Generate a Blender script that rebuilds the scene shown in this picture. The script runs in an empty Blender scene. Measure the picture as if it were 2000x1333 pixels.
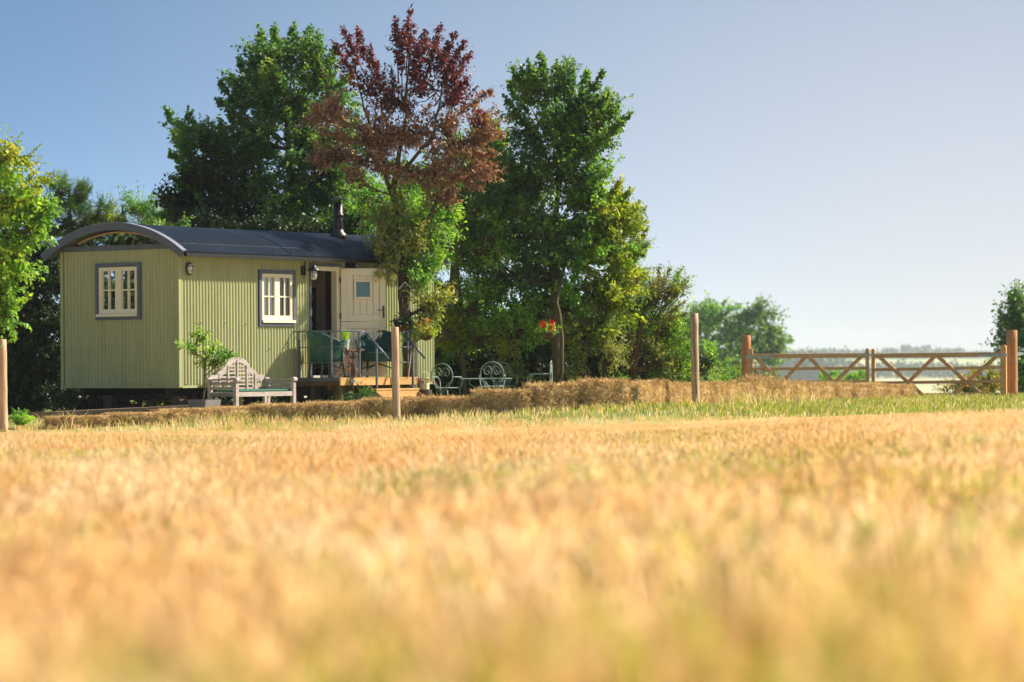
import bpy, math, random
import numpy as np
from mathutils import Vector, Matrix

# ------------------------------------------------------------------ camera, sky, sun, exposure
sc = bpy.context.scene
col = sc.collection
FPX, YH, PHI = 6000.0, 709.0, -0.0068          # focal length in photo pixels, horizon row, roll
CAMZ = 1.0
cd = bpy.data.cameras.new('camera'); cam = bpy.data.objects.new('camera', cd); col.objects.link(cam)
cd.sensor_width = 36; cd.lens = FPX / 2000 * 36; cd.shift_y = (YH - 666.5) / 2000
cd.clip_start = 0.1; cd.clip_end = 20000
cd.dof.use_dof = True; cd.dof.focus_distance = 53; cd.dof.aperture_fstop = 2.2
c_, s_ = math.cos(PHI), math.sin(PHI)
cam.matrix_world = Matrix(((c_, -s_, 0, 0), (0, 0, -1, 0), (s_, c_, 0, CAMZ), (0, 0, 0, 1)))
sc.camera = cam

SUN_EL = math.radians(40); SUN_AZ = math.radians(73)      # azimuth clockwise from +Y (view direction)
SUN = Vector((math.sin(SUN_AZ) * math.cos(SUN_EL), math.cos(SUN_AZ) * math.cos(SUN_EL), math.sin(SUN_EL)))
world = bpy.data.worlds.new('World'); sc.world = world; world.use_nodes = True
wn = world.node_tree.nodes; wl = world.node_tree.links; wn.clear()
out = wn.new('ShaderNodeOutputWorld'); bg = wn.new('ShaderNodeBackground')
sky = wn.new('ShaderNodeTexSky'); sky.sky_type = 'NISHITA'; sky.sun_disc = False
sky.sun_elevation = SUN_EL; sky.sun_rotation = SUN_AZ
sky.altitude = 50; sky.air_density = 0.7; sky.dust_density = 0.4; sky.ozone_density = 1.0
tc = wn.new('ShaderNodeTexCoord'); vm = wn.new('ShaderNodeVectorMath'); vm.operation = 'MULTIPLY'
vm.inputs[1].default_value = (1, 1, 6.0)
vn = wn.new('ShaderNodeVectorMath'); vn.operation = 'NORMALIZE'
wl.new(tc.outputs['Generated'], vm.inputs[0]); wl.new(vm.outputs[0], vn.inputs[0]); wl.new(vn.outputs[0], sky.inputs[0])
bg.inputs[1].default_value = 0.092
# summer haze in the sky: paler towards the sun's side and the horizon
vd = wn.new('ShaderNodeVectorMath'); vd.operation = 'DOT_PRODUCT'; vd.inputs[1].default_value = (math.sin(SUN_AZ), math.cos(SUN_AZ), 0)
wl.new(tc.outputs['Generated'], vd.inputs[0])
mr = wn.new('ShaderNodeMapRange'); mr.interpolation_type = 'SMOOTHSTEP'; mr.inputs[1].default_value = .10; mr.inputs[2].default_value = .45; mr.inputs[3].default_value = 0; mr.inputs[4].default_value = 1.0
wl.new(vd.outputs['Value'], mr.inputs[0])
sx = wn.new('ShaderNodeSeparateXYZ'); wl.new(tc.outputs['Generated'], sx.inputs[0])
mz = wn.new('ShaderNodeMapRange'); mz.inputs[1].default_value = 0; mz.inputs[2].default_value = .13; mz.inputs[3].default_value = 1; mz.inputs[4].default_value = .42
wl.new(sx.outputs[2], mz.inputs[0])
mm = wn.new('ShaderNodeMath'); mm.operation = 'MULTIPLY'; wl.new(mr.outputs[0], mm.inputs[0]); wl.new(mz.outputs[0], mm.inputs[1])
hx = wn.new('ShaderNodeMix'); hx.data_type = 'RGBA'; hx.inputs[7].default_value = (2.8, 2.75, 2.72, 1)
hsv = wn.new('ShaderNodeHueSaturation'); hsv.inputs['Hue'].default_value = .486; hsv.inputs['Saturation'].default_value = 1.05; hsv.inputs['Value'].default_value = .76; wl.new(sky.outputs[0], hsv.inputs['Color'])
wl.new(mm.outputs[0], hx.inputs[0]); wl.new(hsv.outputs[0], hx.inputs[6])
wl.new(hx.outputs[2], bg.inputs[0]); wl.new(bg.outputs[0], out.inputs[0])

sd = bpy.data.lights.new('sun', 'SUN'); sun = bpy.data.objects.new('sun', sd); col.objects.link(sun)
sd.energy = 3.1; sd.angle = math.radians(0.6); sd.color = (1.0, 0.9, 0.74)
sun.location = (30, 10, 40); sun.rotation_euler = (-SUN).to_track_quat('-Z', 'Y').to_euler()
sc.view_settings.view_transform = 'Standard'; sc.view_settings.look = 'None'
sc.view_settings.gamma = 1; sc.view_settings.exposure = 1.62
sc.cycles.max_bounces = 5; sc.cycles.diffuse_bounces = 3; sc.cycles.adaptive_threshold = .02; sc.cycles.glossy_bounces = 3
sc.cycles.transmission_bounces = 4; sc.cycles.transparent_max_bounces = 8; sc.cycles.volume_bounces = 1
sc.cycles.use_denoising = True

rng = np.random.default_rng(7); random.seed(7)

# ------------------------------------------------------------------ helpers
def P(px, py, Y):
    """world point seen at photo pixel (px,py) at depth Y (used to lay the place out)"""
    u, v = px - 1000.0, YH - py
    return Vector(((u * c_ - v * s_) / FPX * Y, Y, CAMZ + (u * s_ + v * c_) / FPX * Y))

def V(*a): return Vector(a)

class MB:
    def __init__(s): s.v = []; s.f = []; s.m = []
    def add(s, vs, fs, mi=0):
        o = len(s.v); s.v += [tuple(v) for v in vs]
        s.f += [tuple(i + o for i in f) for f in fs]; s.m += [mi] * len(fs); return s
    def box(s, c, d, R=None, mi=0):
        hx, hy, hz = d[0] / 2, d[1] / 2, d[2] / 2; c = Vector(c)
        vs = [Vector((x, y, z)) for x in (-hx, hx) for y in (-hy, hy) for z in (-hz, hz)]
        if R is not None: vs = [R @ v for v in vs]
        return s.add([v + c for v in vs], [(0, 1, 3, 2), (4, 6, 7, 5), (0, 4, 5, 1), (2, 3, 7, 6), (0, 2, 6, 4), (1, 5, 7, 3)], mi)
    def span(s, x0, x1, y0, y1, z0, z1, mi=0):
        return s.box(((x0 + x1) / 2, (y0 + y1) / 2, (z0 + z1) / 2), (x1 - x0, y1 - y0, z1 - z0), None, mi)
    def bar(s, a, b, w, h, up=(0, 0, 1), mi=0):
        a, b = Vector(a), Vector(b); d = b - a; L = d.length; d.normalize(); up = Vector(up)
        if abs(d.dot(up)) > .99: up = Vector((1, 0, 0))
        sd_ = d.cross(up).normalized(); u2 = sd_.cross(d)
        R = Matrix((sd_, d, u2)).transposed()
        return s.box((a + b) / 2, (w, L, h), R, mi)
    def tube(s, pts, r, n=6, cap=True, mi=0):
        pts = [Vector(p) for p in pts]; k = len(pts)
        rs = r if hasattr(r, '__len__') else [r] * k
        vs = []; prev = None
        for i, p in enumerate(pts):
            t = (pts[min(i + 1, k - 1)] - pts[max(i - 1, 0)])
            if t.length < 1e-9: t = Vector((0, 0, 1))
            t.normalize()
            if prev is None:
                a = Vector((0, 0, 1)) if abs(t.z) < .9 else Vector((1, 0, 0))
                prev = t.cross(a).normalized()
            x = (prev - t * prev.dot(t))
            x = x.normalized() if x.length > 1e-6 else t.orthogonal().normalized()
            prev = x; y = t.cross(x)
            for j in range(n):
                an = 2 * math.pi * j / n
                vs.append(p + (x * math.cos(an) + y * math.sin(an)) * rs[i])
        fs = [(i * n + j, i * n + (j + 1) % n, (i + 1) * n + (j + 1) % n, (i + 1) * n + j) for i in range(k - 1) for j in range(n)]
        if cap: fs += [tuple(reversed(range(n))), tuple((k - 1) * n + j for j in range(n))]
        return s.add(vs, fs, mi)
    def lathe(s, prof, n=16, o=(0, 0, 0), mi=0, cap=True):
        o = Vector(o); k = len(prof); vs = []
        for r, z in prof:
            for j in range(n):
                a = 2 * math.pi * j / n; vs.append(o + Vector((r * math.cos(a), r * math.sin(a), z)))
        fs = [(i * n + j, i * n + (j + 1) % n, (i + 1) * n + (j + 1) % n, (i + 1) * n + j) for i in range(k - 1) for j in range(n)]
        if cap: fs += [tuple(reversed(range(n))), tuple((k - 1) * n + j for j in range(n))]
        return s.add(vs, fs, mi)
    def prism(s, poly, o, ux, uy, th, mi=0):
        o, ux, uy = Vector(o), Vector(ux), Vector(uy); nn = ux.cross(uy).normalized() * th; n = len(poly)
        vs = [o + ux * a + uy * b for a, b in poly] + [o + ux * a + uy * b + nn for a, b in poly]
        fs = [tuple(reversed(range(n))), tuple(range(n, 2 * n))] + [(i, (i + 1) % n, n + (i + 1) % n, n + i) for i in range(n)]
        return s.add(vs, fs, mi)
    def build(s, name, mat, parent=None, smooth=False, bevel=0):
        me = bpy.data.meshes.new(name); me.from_pydata(s.v, [], s.f); me.update()
        for m_ in (mat if isinstance(mat, (list, tuple)) else [mat]): me.materials.append(m_)
        if any(s.m): me.polygons.foreach_set('material_index', s.m)
        if smooth: me.polygons.foreach_set('use_smooth', [True] * len(me.polygons))
        o = bpy.data.objects.new(name, me); col.objects.link(o)
        if parent: o.parent = parent
        if bevel:
            b = o.modifiers.new('bevel', 'BEVEL'); b.width = bevel; b.segments = 1; b.limit_method = 'ANGLE'
        return o

def tag(o, label=None, cat=None, group=None, kind=None):
    if label: o['label'] = label
    if cat: o['category'] = cat
    if group: o['group'] = group
    if kind: o['kind'] = kind
    return o

def empty(name, loc=(0, 0, 0), rz=0, label=None, cat=None, group=None):
    o = bpy.data.objects.new(name, None); col.objects.link(o); o.empty_display_size = .1
    o.location = loc; o.rotation_euler = (0, 0, rz); return tag(o, label, cat, group)

def copy_tree(o, parent=None):
    c = o.copy(); col.objects.link(c); c.parent = parent
    for ch in [x for x in o.children]: copy_tree(ch, c)
    return c

def np_mesh(name, verts, faces, mats, midx=None, parent=None, smooth=False):
    me = bpy.data.meshes.new(name); verts = np.asarray(verts, np.float32); faces = np.asarray(faces, np.int32)
    k = faces.shape[1]; nf = len(faces)
    me.vertices.add(len(verts)); me.vertices.foreach_set('co', verts.ravel())
    me.loops.add(nf * k); me.loops.foreach_set('vertex_index', faces.ravel())
    me.polygons.add(nf); me.polygons.foreach_set('loop_start', np.arange(0, nf * k, k, dtype=np.int32))
    me.polygons.foreach_set('loop_total', np.full(nf, k, np.int32))
    for m_ in mats: me.materials.append(m_)
    if midx is not None: me.polygons.foreach_set('material_index', np.asarray(midx, np.int32))
    if smooth: me.polygons.foreach_set('use_smooth', np.ones(nf, bool))
    me.update(calc_edges=True); me.validate()
    o = bpy.data.objects.new(name, me); col.objects.link(o)
    if parent: o.parent = parent
    return o

# ------------------------------------------------------------------ materials
def newmat(name):
    m = bpy.data.materials.new(name); m.use_nodes = True
    n = m.node_tree.nodes; return m, n, m.node_tree.links, n['Principled BSDF']

def mat(name, base, rough=.6, var=.2, scale=6, bump=.0, metal=0, stretch=(1, 1, 1), spec=.4, dark=None, bscale=None):
    m, n, l, b = newmat(name)
    b.inputs['Roughness'].default_value = rough; b.inputs['Metallic'].default_value = metal
    b.inputs['Specular IOR Level'].default_value = spec
    t = n.new('ShaderNodeTexCoord'); mp = n.new('ShaderNodeMapping'); mp.inputs['Scale'].default_value = stretch
    l.new(t.outputs['Object'], mp.inputs[0])
    nz = n.new('ShaderNodeTexNoise'); nz.inputs['Scale'].default_value = scale; nz.inputs['Detail'].default_value = 6
    nz.inputs['Roughness'].default_value = .65
    l.new(mp.outputs[0], nz.inputs['Vector'])
    r = n.new('ShaderNodeValToRGB'); e = r.color_ramp.elements
    d = dark if dark else [c * (1 - var) for c in base]
    e[0].position = .32; e[0].color = (*d, 1); e[1].position = .68; e[1].color = (*[min(1, c * (1 + var * .6)) for c in base], 1)
    l.new(nz.outputs[0], r.inputs[0]); l.new(r.outputs[0], b.inputs['Base Color'])
    if bump:
        bm = n.new('ShaderNodeBump'); bm.inputs['Strength'].default_value = bump; bm.inputs['Distance'].default_value = .01
        n2 = n.new('ShaderNodeTexNoise'); n2.inputs['Scale'].default_value = bscale or scale * 4; n2.inputs['Detail'].default_value = 4
        l.new(mp.outputs[0], n2.inputs['Vector']); l.new(n2.outputs[0], bm.inputs['Height']); l.new(bm.outputs[0], b.inputs['Normal'])
    return m

def leafmat(name, cols, trans=.4, rough=.45, spec=.35, tcol=None, noise=2.0):
    """leaf: random tint per leaf, softer patches through the crown, light passing through"""
    m, n, l, b = newmat(name)
    g = n.new('ShaderNodeNewGeometry'); r = n.new('ShaderNodeValToRGB'); e = r.color_ramp.elements
    nz = n.new('ShaderNodeTexNoise'); nz.inputs['Scale'].default_value = noise; nz.inputs['Detail'].default_value = 3
    l.new(g.outputs['Position'], nz.inputs['Vector'])
    mx = n.new('ShaderNodeMath'); mx.operation = 'MULTIPLY_ADD'; mx.inputs[1].default_value = .55
    m2 = n.new('ShaderNodeMath'); m2.operation = 'MULTIPLY_ADD'; m2.inputs[1].default_value = 1.9; m2.inputs[2].default_value = -.72
    l.new(nz.outputs[0], m2.inputs[0]); l.new(g.outputs['Random Per Island'], mx.inputs[0]); l.new(m2.outputs[0], mx.inputs[2])
    l.new(mx.outputs[0], r.inputs[0])
    while len(e) < len(cols): e.new(.5)
    for i, c in enumerate(cols): e[i].position = i / (len(cols) - 1); e[i].color = (*c, 1)
    b.inputs['Roughness'].default_value = rough; b.inputs['Specular IOR Level'].default_value = spec
    l.new(r.outputs[0], b.inputs['Base Color'])
    tr = n.new('ShaderNodeBsdfTranslucent'); ms = n.new('ShaderNodeMixShader'); ms.inputs[0].default_value = trans
    hs = n.new('ShaderNodeMix'); hs.data_type = 'RGBA'; hs.blend_type = 'MULTIPLY'; hs.inputs[0].default_value = 1
    hs.inputs[7].default_value = (*(tcol or (1.5, 1.5, .55)), 1)
    l.new(r.outputs[0], hs.inputs[6]); l.new(hs.outputs[2], tr.inputs[0])
    l.new(b.outputs[0], ms.inputs[1]); l.new(tr.outputs[0], ms.inputs[2])
    l.new(ms.outputs[0], n['Material Output'].inputs[0]); return m

def glassmat(name, tint=(.9, .95, .95), refl=.35):
    m, n, l, b = newmat(name); n.remove(b)
    tp = n.new('ShaderNodeBsdfTransparent'); tp.inputs[0].default_value = (*tint, 1)
    gl = n.new('ShaderNodeBsdfGlossy'); gl.inputs['Roughness'].default_value = .02
    fr = n.new('ShaderNodeFresnel'); fr.inputs[0].default_value = 1.6
    ad = n.new('ShaderNodeMath'); ad.operation = 'ADD'; ad.inputs[1].default_value = refl; ad.use_clamp = True
    ms = n.new('ShaderNodeMixShader'); l.new(fr.outputs[0], ad.inputs[0]); l.new(ad.outputs[0], ms.inputs[0])
    l.new(tp.outputs[0], ms.inputs[1]); l.new(gl.outputs[0], ms.inputs[2]); l.new(ms.outputs[0], n['Material Output'].inputs[0]); return m

M = {}
M['hutpaint'] = mat('hut_paint', (.37, .385, .19), .42, .12, 2.5, .03, stretch=(2.5, 2.5, .35), spec=.4)
M['cream'] = mat('cream_paint', (.84, .75, .55), .45, .06, 3)
M['slate'] = mat('slate_paint', (.10, .115, .16), .5, .15, 4)
M['roof'] = mat('roof_paint', (.026, .036, .052), .3, .35, 2.2, .03, spec=.6, stretch=(1, .5, 1))
M['leadtrim'] = mat('edge_trim', (.23, .24, .32), .4, .15, 4, spec=.5)
M['black'] = mat('black_metal', (.012, .012, .014), .4, .2, 5, spec=.5)
M['glass'] = glassmat('window_glass', refl=.06)
M['darkglass'] = glassmat('dark_glass', (.22, .24, .25), .2)
M['doorglass'] = mat('door_blind', (.10, .22, .27), .3, .1, 3, spec=.6)
M['sky_sheet'] = mat('sky_sheet_pale', (.80, .84, .90), .9, .06, 5)
M['interior'] = mat('interior_boards', (.12, .055, .035), .6, .3, 4, stretch=(6, 6, .6))
M['interiorcream'] = mat('interior_cream', (.6, .5, .34), .7, .1, 3)
M['hinge'] = mat('hinge_steel', (.16, .14, .13), .4, .2, 12, metal=.7)
M['rail'] = mat('rail_paint', (.085, .11, .15), .4, .2, 8, spec=.5)
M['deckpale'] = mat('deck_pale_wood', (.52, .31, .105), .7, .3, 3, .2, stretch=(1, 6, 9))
M['deckshade'] = mat('deck_shade_wood', (.115, .06, .025), .75, .35, 3, .2, stretch=(1, 5, 9))  # deck wood with the shade of its left face put into the colour
M['benchwood'] = mat('weathered_teak', (.46, .385, .36), .8, .28, 5, .25, stretch=(1, 5, 5))
M['cushion'] = mat('green_cushion', (.03, .14, .085), .85, .2, 12)
M['loom'] = mat('green_loom', (.008, .085, .062), .5, .35, 60, .5, spec=.4)
M['tablewood'] = mat('table_wood', (.5, .28, .15), .6, .25, 5, .1, stretch=(4, 1, 1))
M['potblue'] = mat('pale_blue_glaze', (.42, .60, .56), .35, .08, 6)
M['rust'] = mat('rusty_steel', (.075, .04, .032), .7, .4, 20, .2)
M['galv'] = mat('galvanised_steel', (.52, .54, .55), .4, .15, 14, metal=.5)
M['gatewood'] = mat('gate_wood', (.70, .36, .165), .7, .22, 2.5, .15, stretch=(.7, 5, 7))
M['gatepost'] = mat('gate_post_wood', (.50, .225, .085), .75, .3, 3, .2, stretch=(5, 5, .7))
M['stake'] = mat('stake_wood', (.56, .38, .25), .75, .42, 4, .3, stretch=(6, 6, .6))
M['crack'] = mat('crack_dark', (.06, .03, .02), .9, .2, 4)
M['bark'] = mat('bark_olive', (.11, .085, .035), .9, .45, 8, .8, stretch=(3, 3, .8))
M['barkred'] = mat('bark_red', (.22, .10, .05), .9, .45, 8, .8, stretch=(3, 3, .7))
M['barkdark'] = mat('bark_dark', (.07, .05, .03), .9, .4, 8, .6, stretch=(3, 3, .8))
M['patina'] = mat('verdigris_paint', (.24, .31, .28), .55, .2, 14)
M['greypot'] = mat('grey_planter', (.19, .18, .185), .7, .2, 6)
M['basket'] = mat('wicker', (.12, .055, .04), .8, .4, 40, .5)
M['creampot'] = mat('cream_enamel', (.66, .64, .42), .45, .1, 5)
M['log'] = mat('log_wood', (.085, .055, .04), .85, .35, 8, .5, stretch=(3, 3, 1))
M['mosslog'] = mat('mossy_log', (.15, .13, .045), .85, .35, 8, .5, stretch=(3, 3, 1))
M['white'] = mat('white_paint', (.75, .73, .68), .6, .08, 6)
M['flame'] = mat('burnt_orange_plaque', (.42, .17, .05), .6, .2, 10)
M['wool'] = mat('grey_wool', (.45, .42, .40), .95, .25, 25, .4)
M['brass'] = mat('dull_orange_metal', (.3, .17, .06), .5, .2, 5, metal=.4)
M['lampglass'] = mat('lamp_glass', (.62, .64, .62), .15, .1, 6, spec=.7)
M['iron'] = mat('dark_iron', (.02, .018, .018), .6, .3, 8)
M['greyplank'] = mat('old_plank', (.22, .15, .11), .8, .3, 4, .3, stretch=(1, 5, 5))
M['soilmix'] = mat('soil', (.05, .035, .025), .95, .3, 10)
L_ = {}
L_['maple'] = leafmat('leaf_maple', [(0.0468, 0.117, 0.0546), (0.0858, 0.2028, 0.0702), (0.156, 0.2964, 0.0702), (0.3432, 0.4368, 0.0858)], .45, .38, .5)
L_['green'] = leafmat('leaf_fresh', [(0.0612, 0.1836, 0.04591), (0.1378, 0.3367, 0.0612), (0.2755, 0.4896, 0.06732), (0.5201, 0.6732, 0.0918)], .42)
L_['lime'] = leafmat('leaf_yellow_green', [(0.092, 0.1564, 0.02208), (0.184, 0.276, 0.03312), (0.3312, 0.4048, 0.046), (0.552, 0.46, 0.0552)], .45)
L_['olive'] = leafmat('leaf_olive', [(0.1071, 0.153, 0.0459), (0.2142, 0.2754, 0.0765), (0.3673, 0.3977, 0.1071), (0.4896, 0.3977, 0.1071)], .35)
L_['dark'] = leafmat('leaf_dark_shade', [(0.012, 0.03, 0.0135), (0.0195, 0.045, 0.0165), (0.033, 0.072, 0.021), (0.06, 0.105, 0.024)], .22)  # near-black greens: deep hedge shade is put into the leaf colour
L_['purple'] = leafmat('leaf_purple', [(.055, .018, .026), (.105, .03, .04), (.17, .055, .058), (.22, .09, .075)], .35, tcol=(1.7, .8, .7))
L_['copper'] = leafmat('leaf_withered', [(.17, .095, .065), (.28, .16, .105), (.40, .25, .16), (.46, .33, .21)], .3, tcol=(1.4, .95, .6))
L_['gold'] = leafmat('leaf_gold', [(0.135, 0.165, 0.0225), (0.285, 0.255, 0.03), (0.48, 0.33, 0.0375), (0.63, 0.39, 0.045)], .45)
L_['fir'] = leafmat('leaf_conifer', [(0.03672, 0.102, 0.02448), (0.0714, 0.1836, 0.03672), (0.1224, 0.2652, 0.0408), (0.204, 0.3468, 0.051)], .3)
L_['redflower'] = leafmat('petal_red', [(.5, .005, .012), (.65, .01, .02), (.75, .03, .04)], .3, tcol=(1, 1, 1))
L_['magenta'] = leafmat('petal_magenta', [(.10, .004, .04), (.30, .01, .13), (.45, .03, .22)], .3, tcol=(1, 1, 1))
L_['yellowflower'] = leafmat('petal_yellow', [(.6, .25, .01), (.7, .4, .02), (.8, .75, .6)], .3, tcol=(1, 1, 1))
L_['hay'] = leafmat('hay_straw', [(.30, .19, .085), (.50, .35, .165), (.68, .50, .25), (.82, .66, .38)], .4, .7, .2, tcol=(1.1, 1, .8), noise=6)
L_['crop'] = leafmat('ripe_grass', [(.74, .46, .20), (.85, .60, .30), (.92, .72, .43), (.96, .86, .66)], .55, .6, .2, tcol=(1.05, 1, .85), noise=.7)
L_['cropgreen'] = leafmat('green_grass', [(0.23, 0.276, 0.0345), (0.345, 0.368, 0.046), (0.46, 0.437, 0.069)], .4, .6, .2, noise=.5)
L_['lawn'] = leafmat('lawn_grass', [(.13, .17, .025), (.22, .27, .04), (.34, .36, .06), (.50, .42, .12)], .4, .6, .2, noise=.6)
L_['fern'] = leafmat('fern_leaf', [(.03, .09, .03), (.06, .15, .05), (.12, .22, .08)], .4)

# ------------------------------------------------------------------ ground
def bump2(x, y, cx, cy, sx, sy): return np.exp(-((x - cx) / sx) ** 2 - ((y - cy) / sy) ** 2)
def sstep(a, b, x): t = np.clip((x - a) / (b - a), 0, 1); return t * t * (3 - 2 * t)
def ground_z(x, y):
    x = np.asarray(x, float); y = np.asarray(y, float)
    yard = .09 + .14 * bump2(x, y, 1.8, 51, 2.2, 6) + .04 * bump2(x, y, 5, 60, 4, 12)
    field = np.interp(y, [0, 3, 5, 8, 12, 20, 30, 40, 47, 50], [.30, .28, .18, .11, .06, .0, -.07, -.12, -.13, -.1])
    field = field + .40 * bump2(x, y, 4.6, 27, 1.7, 9) + .20 * bump2(x, y, 4.6, 44, 2.6, 8) + .06 * bump2(x, y, 1.6, 44, 2, 6)
    k = sstep(44.5, 48.0, y)
    near = field * (1 - k) + yard * k
    far = np.interp(y, [0, 84, 110, 180, 300, 500, 900, 1600, 2400, 2700, 3200, 9000], [0, 0, -1.2, -5, -10, -14, -13.5, -9.5, 3.5, 5, 4, 4])
    return near * (1 - sstep(80, 100, y)) + far * sstep(80, 100, y) + (far != 0) * 0
ys = np.concatenate([np.arange(-6, 90, .75), np.geomspace(90, 9000, 70)])
xs1 = np.concatenate([-np.geomspace(9000, 16, 40), np.arange(-15, 15.1, .6), np.geomspace(16, 9000, 40)])
gx, gy = np.meshgrid(xs1, ys); gz = ground_z(gx, gy)
gv = np.stack([gx, gy, gz], -1).reshape(-1, 3); nx, ny = len(xs1), len(ys)
ii = (np.arange(ny - 1)[:, None] * nx + np.arange(nx - 1)[None, :]).ravel()
gf = np.stack([ii, ii + 1, ii + nx + 1, ii + nx], -1)
def groundmat():
    m, n, l, b = newmat('ground_soil_and_fields'); b.inputs['Roughness'].default_value = .95; b.inputs['Specular IOR Level'].default_value = .1
    t = n.new('ShaderNodeTexCoord'); sp = n.new('ShaderNodeSeparateXYZ'); l.new(t.outputs['Object'], sp.inputs[0])
    a = n.new('ShaderNodeTexNoise'); a.inputs['Scale'].default_value = 1.3; a.inputs['Detail'].default_value = 8; l.new(t.outputs['Object'], a.inputs['Vector'])
    def ramp(cs):
        r = n.new('ShaderNodeValToRGB'); e = r.color_ramp.elements
        while len(e) < len(cs): e.new(.5)
        for i, (p, c) in enumerate(cs): e[i].position = p; e[i].color = (*c, 1)
        return r
    r1 = ramp([(.3, (.58, .40, .18)), (.6, (.72, .52, .25)), (.75, (.60, .50, .18))]); l.new(a.outputs[0], r1.inputs[0])
    r2 = ramp([(.35, (.12, .16, .03)), (.65, (.24, .26, .06))]); l.new(a.outputs[0], r2.inputs[0])
    vo = n.new('ShaderNodeTexVoronoi'); vo.inputs['Scale'].default_value = .0026; vo.inputs['Randomness'].default_value = .9; l.new(t.outputs['Object'], vo.inputs['Vector'])
    r3 = ramp([(.2, (.46, .44, .22)), (.45, (.52, .47, .26)), (.7, (.34, .40, .17)), (.9, (.55, .50, .30))]); l.new(vo.outputs['Color'], r3.inputs[0])
    def stepn(lo, hi):
        mr = n.new('ShaderNodeMapRange'); mr.inputs[1].default_value = lo; mr.inputs[2].default_value = hi; l.new(sp.outputs[1], mr.inputs[0]); return mr
    def mix(f, A, B):
        x = n.new('ShaderNodeMix'); x.data_type = 'RGBA'; l.new(f.outputs[0], x.inputs[0]); l.new(A, x.inputs[6]); l.new(B, x.inputs[7]); return x.outputs[2]
    c1 = mix(stepn(45, 47.5), r1.outputs[0], r2.outputs[0]); c2 = mix(stepn(100, 160), c1, r3.outputs[0])
    l.new(c2, b.inputs['Base Color']); return m
g = np_mesh('ground', gv, gf, [groundmat()], smooth=True); tag(g, 'golden field, lawn and distant farmland', kind='structure')

# ------------------------------------------------------------------ the hut: local x along its side, local y into it
TH = math.radians(54.8); D = Vector((math.cos(TH), math.sin(TH), 0)); N = Vector((math.sin(TH), -math.cos(TH), 0))
CX, CY = -5.417, 50.0
def W(t, w, z): return Vector((CX, CY, 0)) + D * t + N * w + Vector((0, 0, z))
HL, HW, ZB, ZT = 6.95, 2.60, .637, 2.93
hut = empty('shepherd_hut', (CX, CY, 0), TH, 'olive green corrugated hut with curved slate-blue roof and open stable door', 'hut')
PITCH = .0762
def corr(name, a0, a1, z0, z1, holes, place, m=M['hutpaint'], amp=.012):
    """corrugated sheet; place(a, depth, z) -> local point; holes are (a0,a1,z0,z1)"""
    A = list(np.arange(a0, a1, PITCH / 6)) + [a1]
    for h in holes:
        for e in h[:2]:
            if a0 < e < a1: A.append(e)
    A = sorted(set(round(x, 5) for x in A)); Z = {z0, z1}
    for h in holes:
        for e in h[2:]:
            if z0 < e < z1: Z.add(e)
    Z = sorted(Z); b = MB(); vs = []; idx = {}
    for i, a in enumerate(A):
        for j, z in enumerate(Z):
            idx[i, j] = len(vs); vs.append(place(a, amp * math.cos(2 * math.pi * a / PITCH), z))
    fs = []
    for i in range(len(A) - 1):
        for j in range(len(Z) - 1):
            ca, cz = (A[i] + A[i + 1]) / 2, (Z[j] + Z[j + 1]) / 2
            if any(h[0] < ca < h[1] and h[2] < cz < h[3] for h in holes): continue
            fs.append((idx[i, j], idx[i + 1, j], idx[i + 1, j + 1], idx[i, j + 1]))
    b.add(vs, fs); return b.build(name, m, hut, smooth=True)
# openings on the side wall (local x range, z range) and the end wall (local y range, z range)
def side_t(px):
    k = (px - 1000) / FPX; return (k * CY - CX) / (D.x - k * D.y)
def end_q(px):
    k = (px - 1000) / FPX; return (k * CY - CX) / (-N.x + k * N.y) 
def zat(px, py, Y): return P(px, py, Y).z
sw0, sw1 = side_t(506), side_t(575); swY = CY + D.y * (sw0 + sw1) / 2
swz0, swz1 = zat(540, 636, swY), zat(540, 529, swY)
ew0, ew1 = end_q(276), end_q(190.5); ewY = CY - N.y * (ew0 + ew1) / 2
ewz0, ewz1 = zat(234, 624, ewY), zat(234, 515.5, ewY)
dr0, dr1 = side_t(605.5), side_t(660)
FLOOR = .775
drz1 = zat(632, 521, CY + D.y * (dr0 + dr1) / 2)
side_holes = [(sw0, sw1, swz0, swz1), (dr0, dr1, ZB - .1, drz1)]
cuts = [0, .95, side_t(491), 2.95, 4.3, 5.2, 6.1, HL]
for a, b_ in zip(cuts[:-1], cuts[1:]):
    corr('wall_sheet', a + .001, b_ - .001, ZB, ZT, side_holes, lambda a, d, z: (a, -d, z))
qc = [0, 1.25, HW]
for a, b_ in zip(qc[:-1], qc[1:]):
    corr('wall_sheet', a + .001, b_ - .001, ZB, 2.90, [(ew0, ew1, ewz0, ewz1)], lambda a, d, z: (-d, a, z))
corr('wall_sheet', 0, HL, ZB, ZT, [], lambda a, d, z: (a, HW + d, z))
corr('wall_sheet', 0, HW, ZB, 3.2, [], lambda a, d, z: (HL + d, a, z))
b = MB(); b.span(-.013, .05, -.016, -.010, ZB, ZT - .02); b.span(-.016, -.010, -.016, .05, ZB, ZT - .02); b.build('corner_trim', M['hutpaint'], hut)
b = MB(); b.span(-.016, -.010, HW - .05, HW + .016, ZB, 2.88); b.span(-.012, .05, HW + .010, HW + .016, ZB, 2.88); b.build('corner_trim', M['hutpaint'], hut)
b = MB(); b.span(-.02, -.011, -.02, HW + .02, ZB - .012, ZB + .028); b.build('bottom_trim', M['hutpaint'], hut)
b = MB(); b.span(.052, HL, -.02, -.011, ZB - .012, ZB + .028); b.build('bottom_trim', M['hutpaint'], hut)
scm = MB(); scm.lathe([(.009, 0), (.009, .005), (.005, .009), (0, .012)], 8, cap=False); sco = scm.build('screw', M['hinge'], None); sdat = sco.data; bpy.data.objects.remove(sco)
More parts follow.
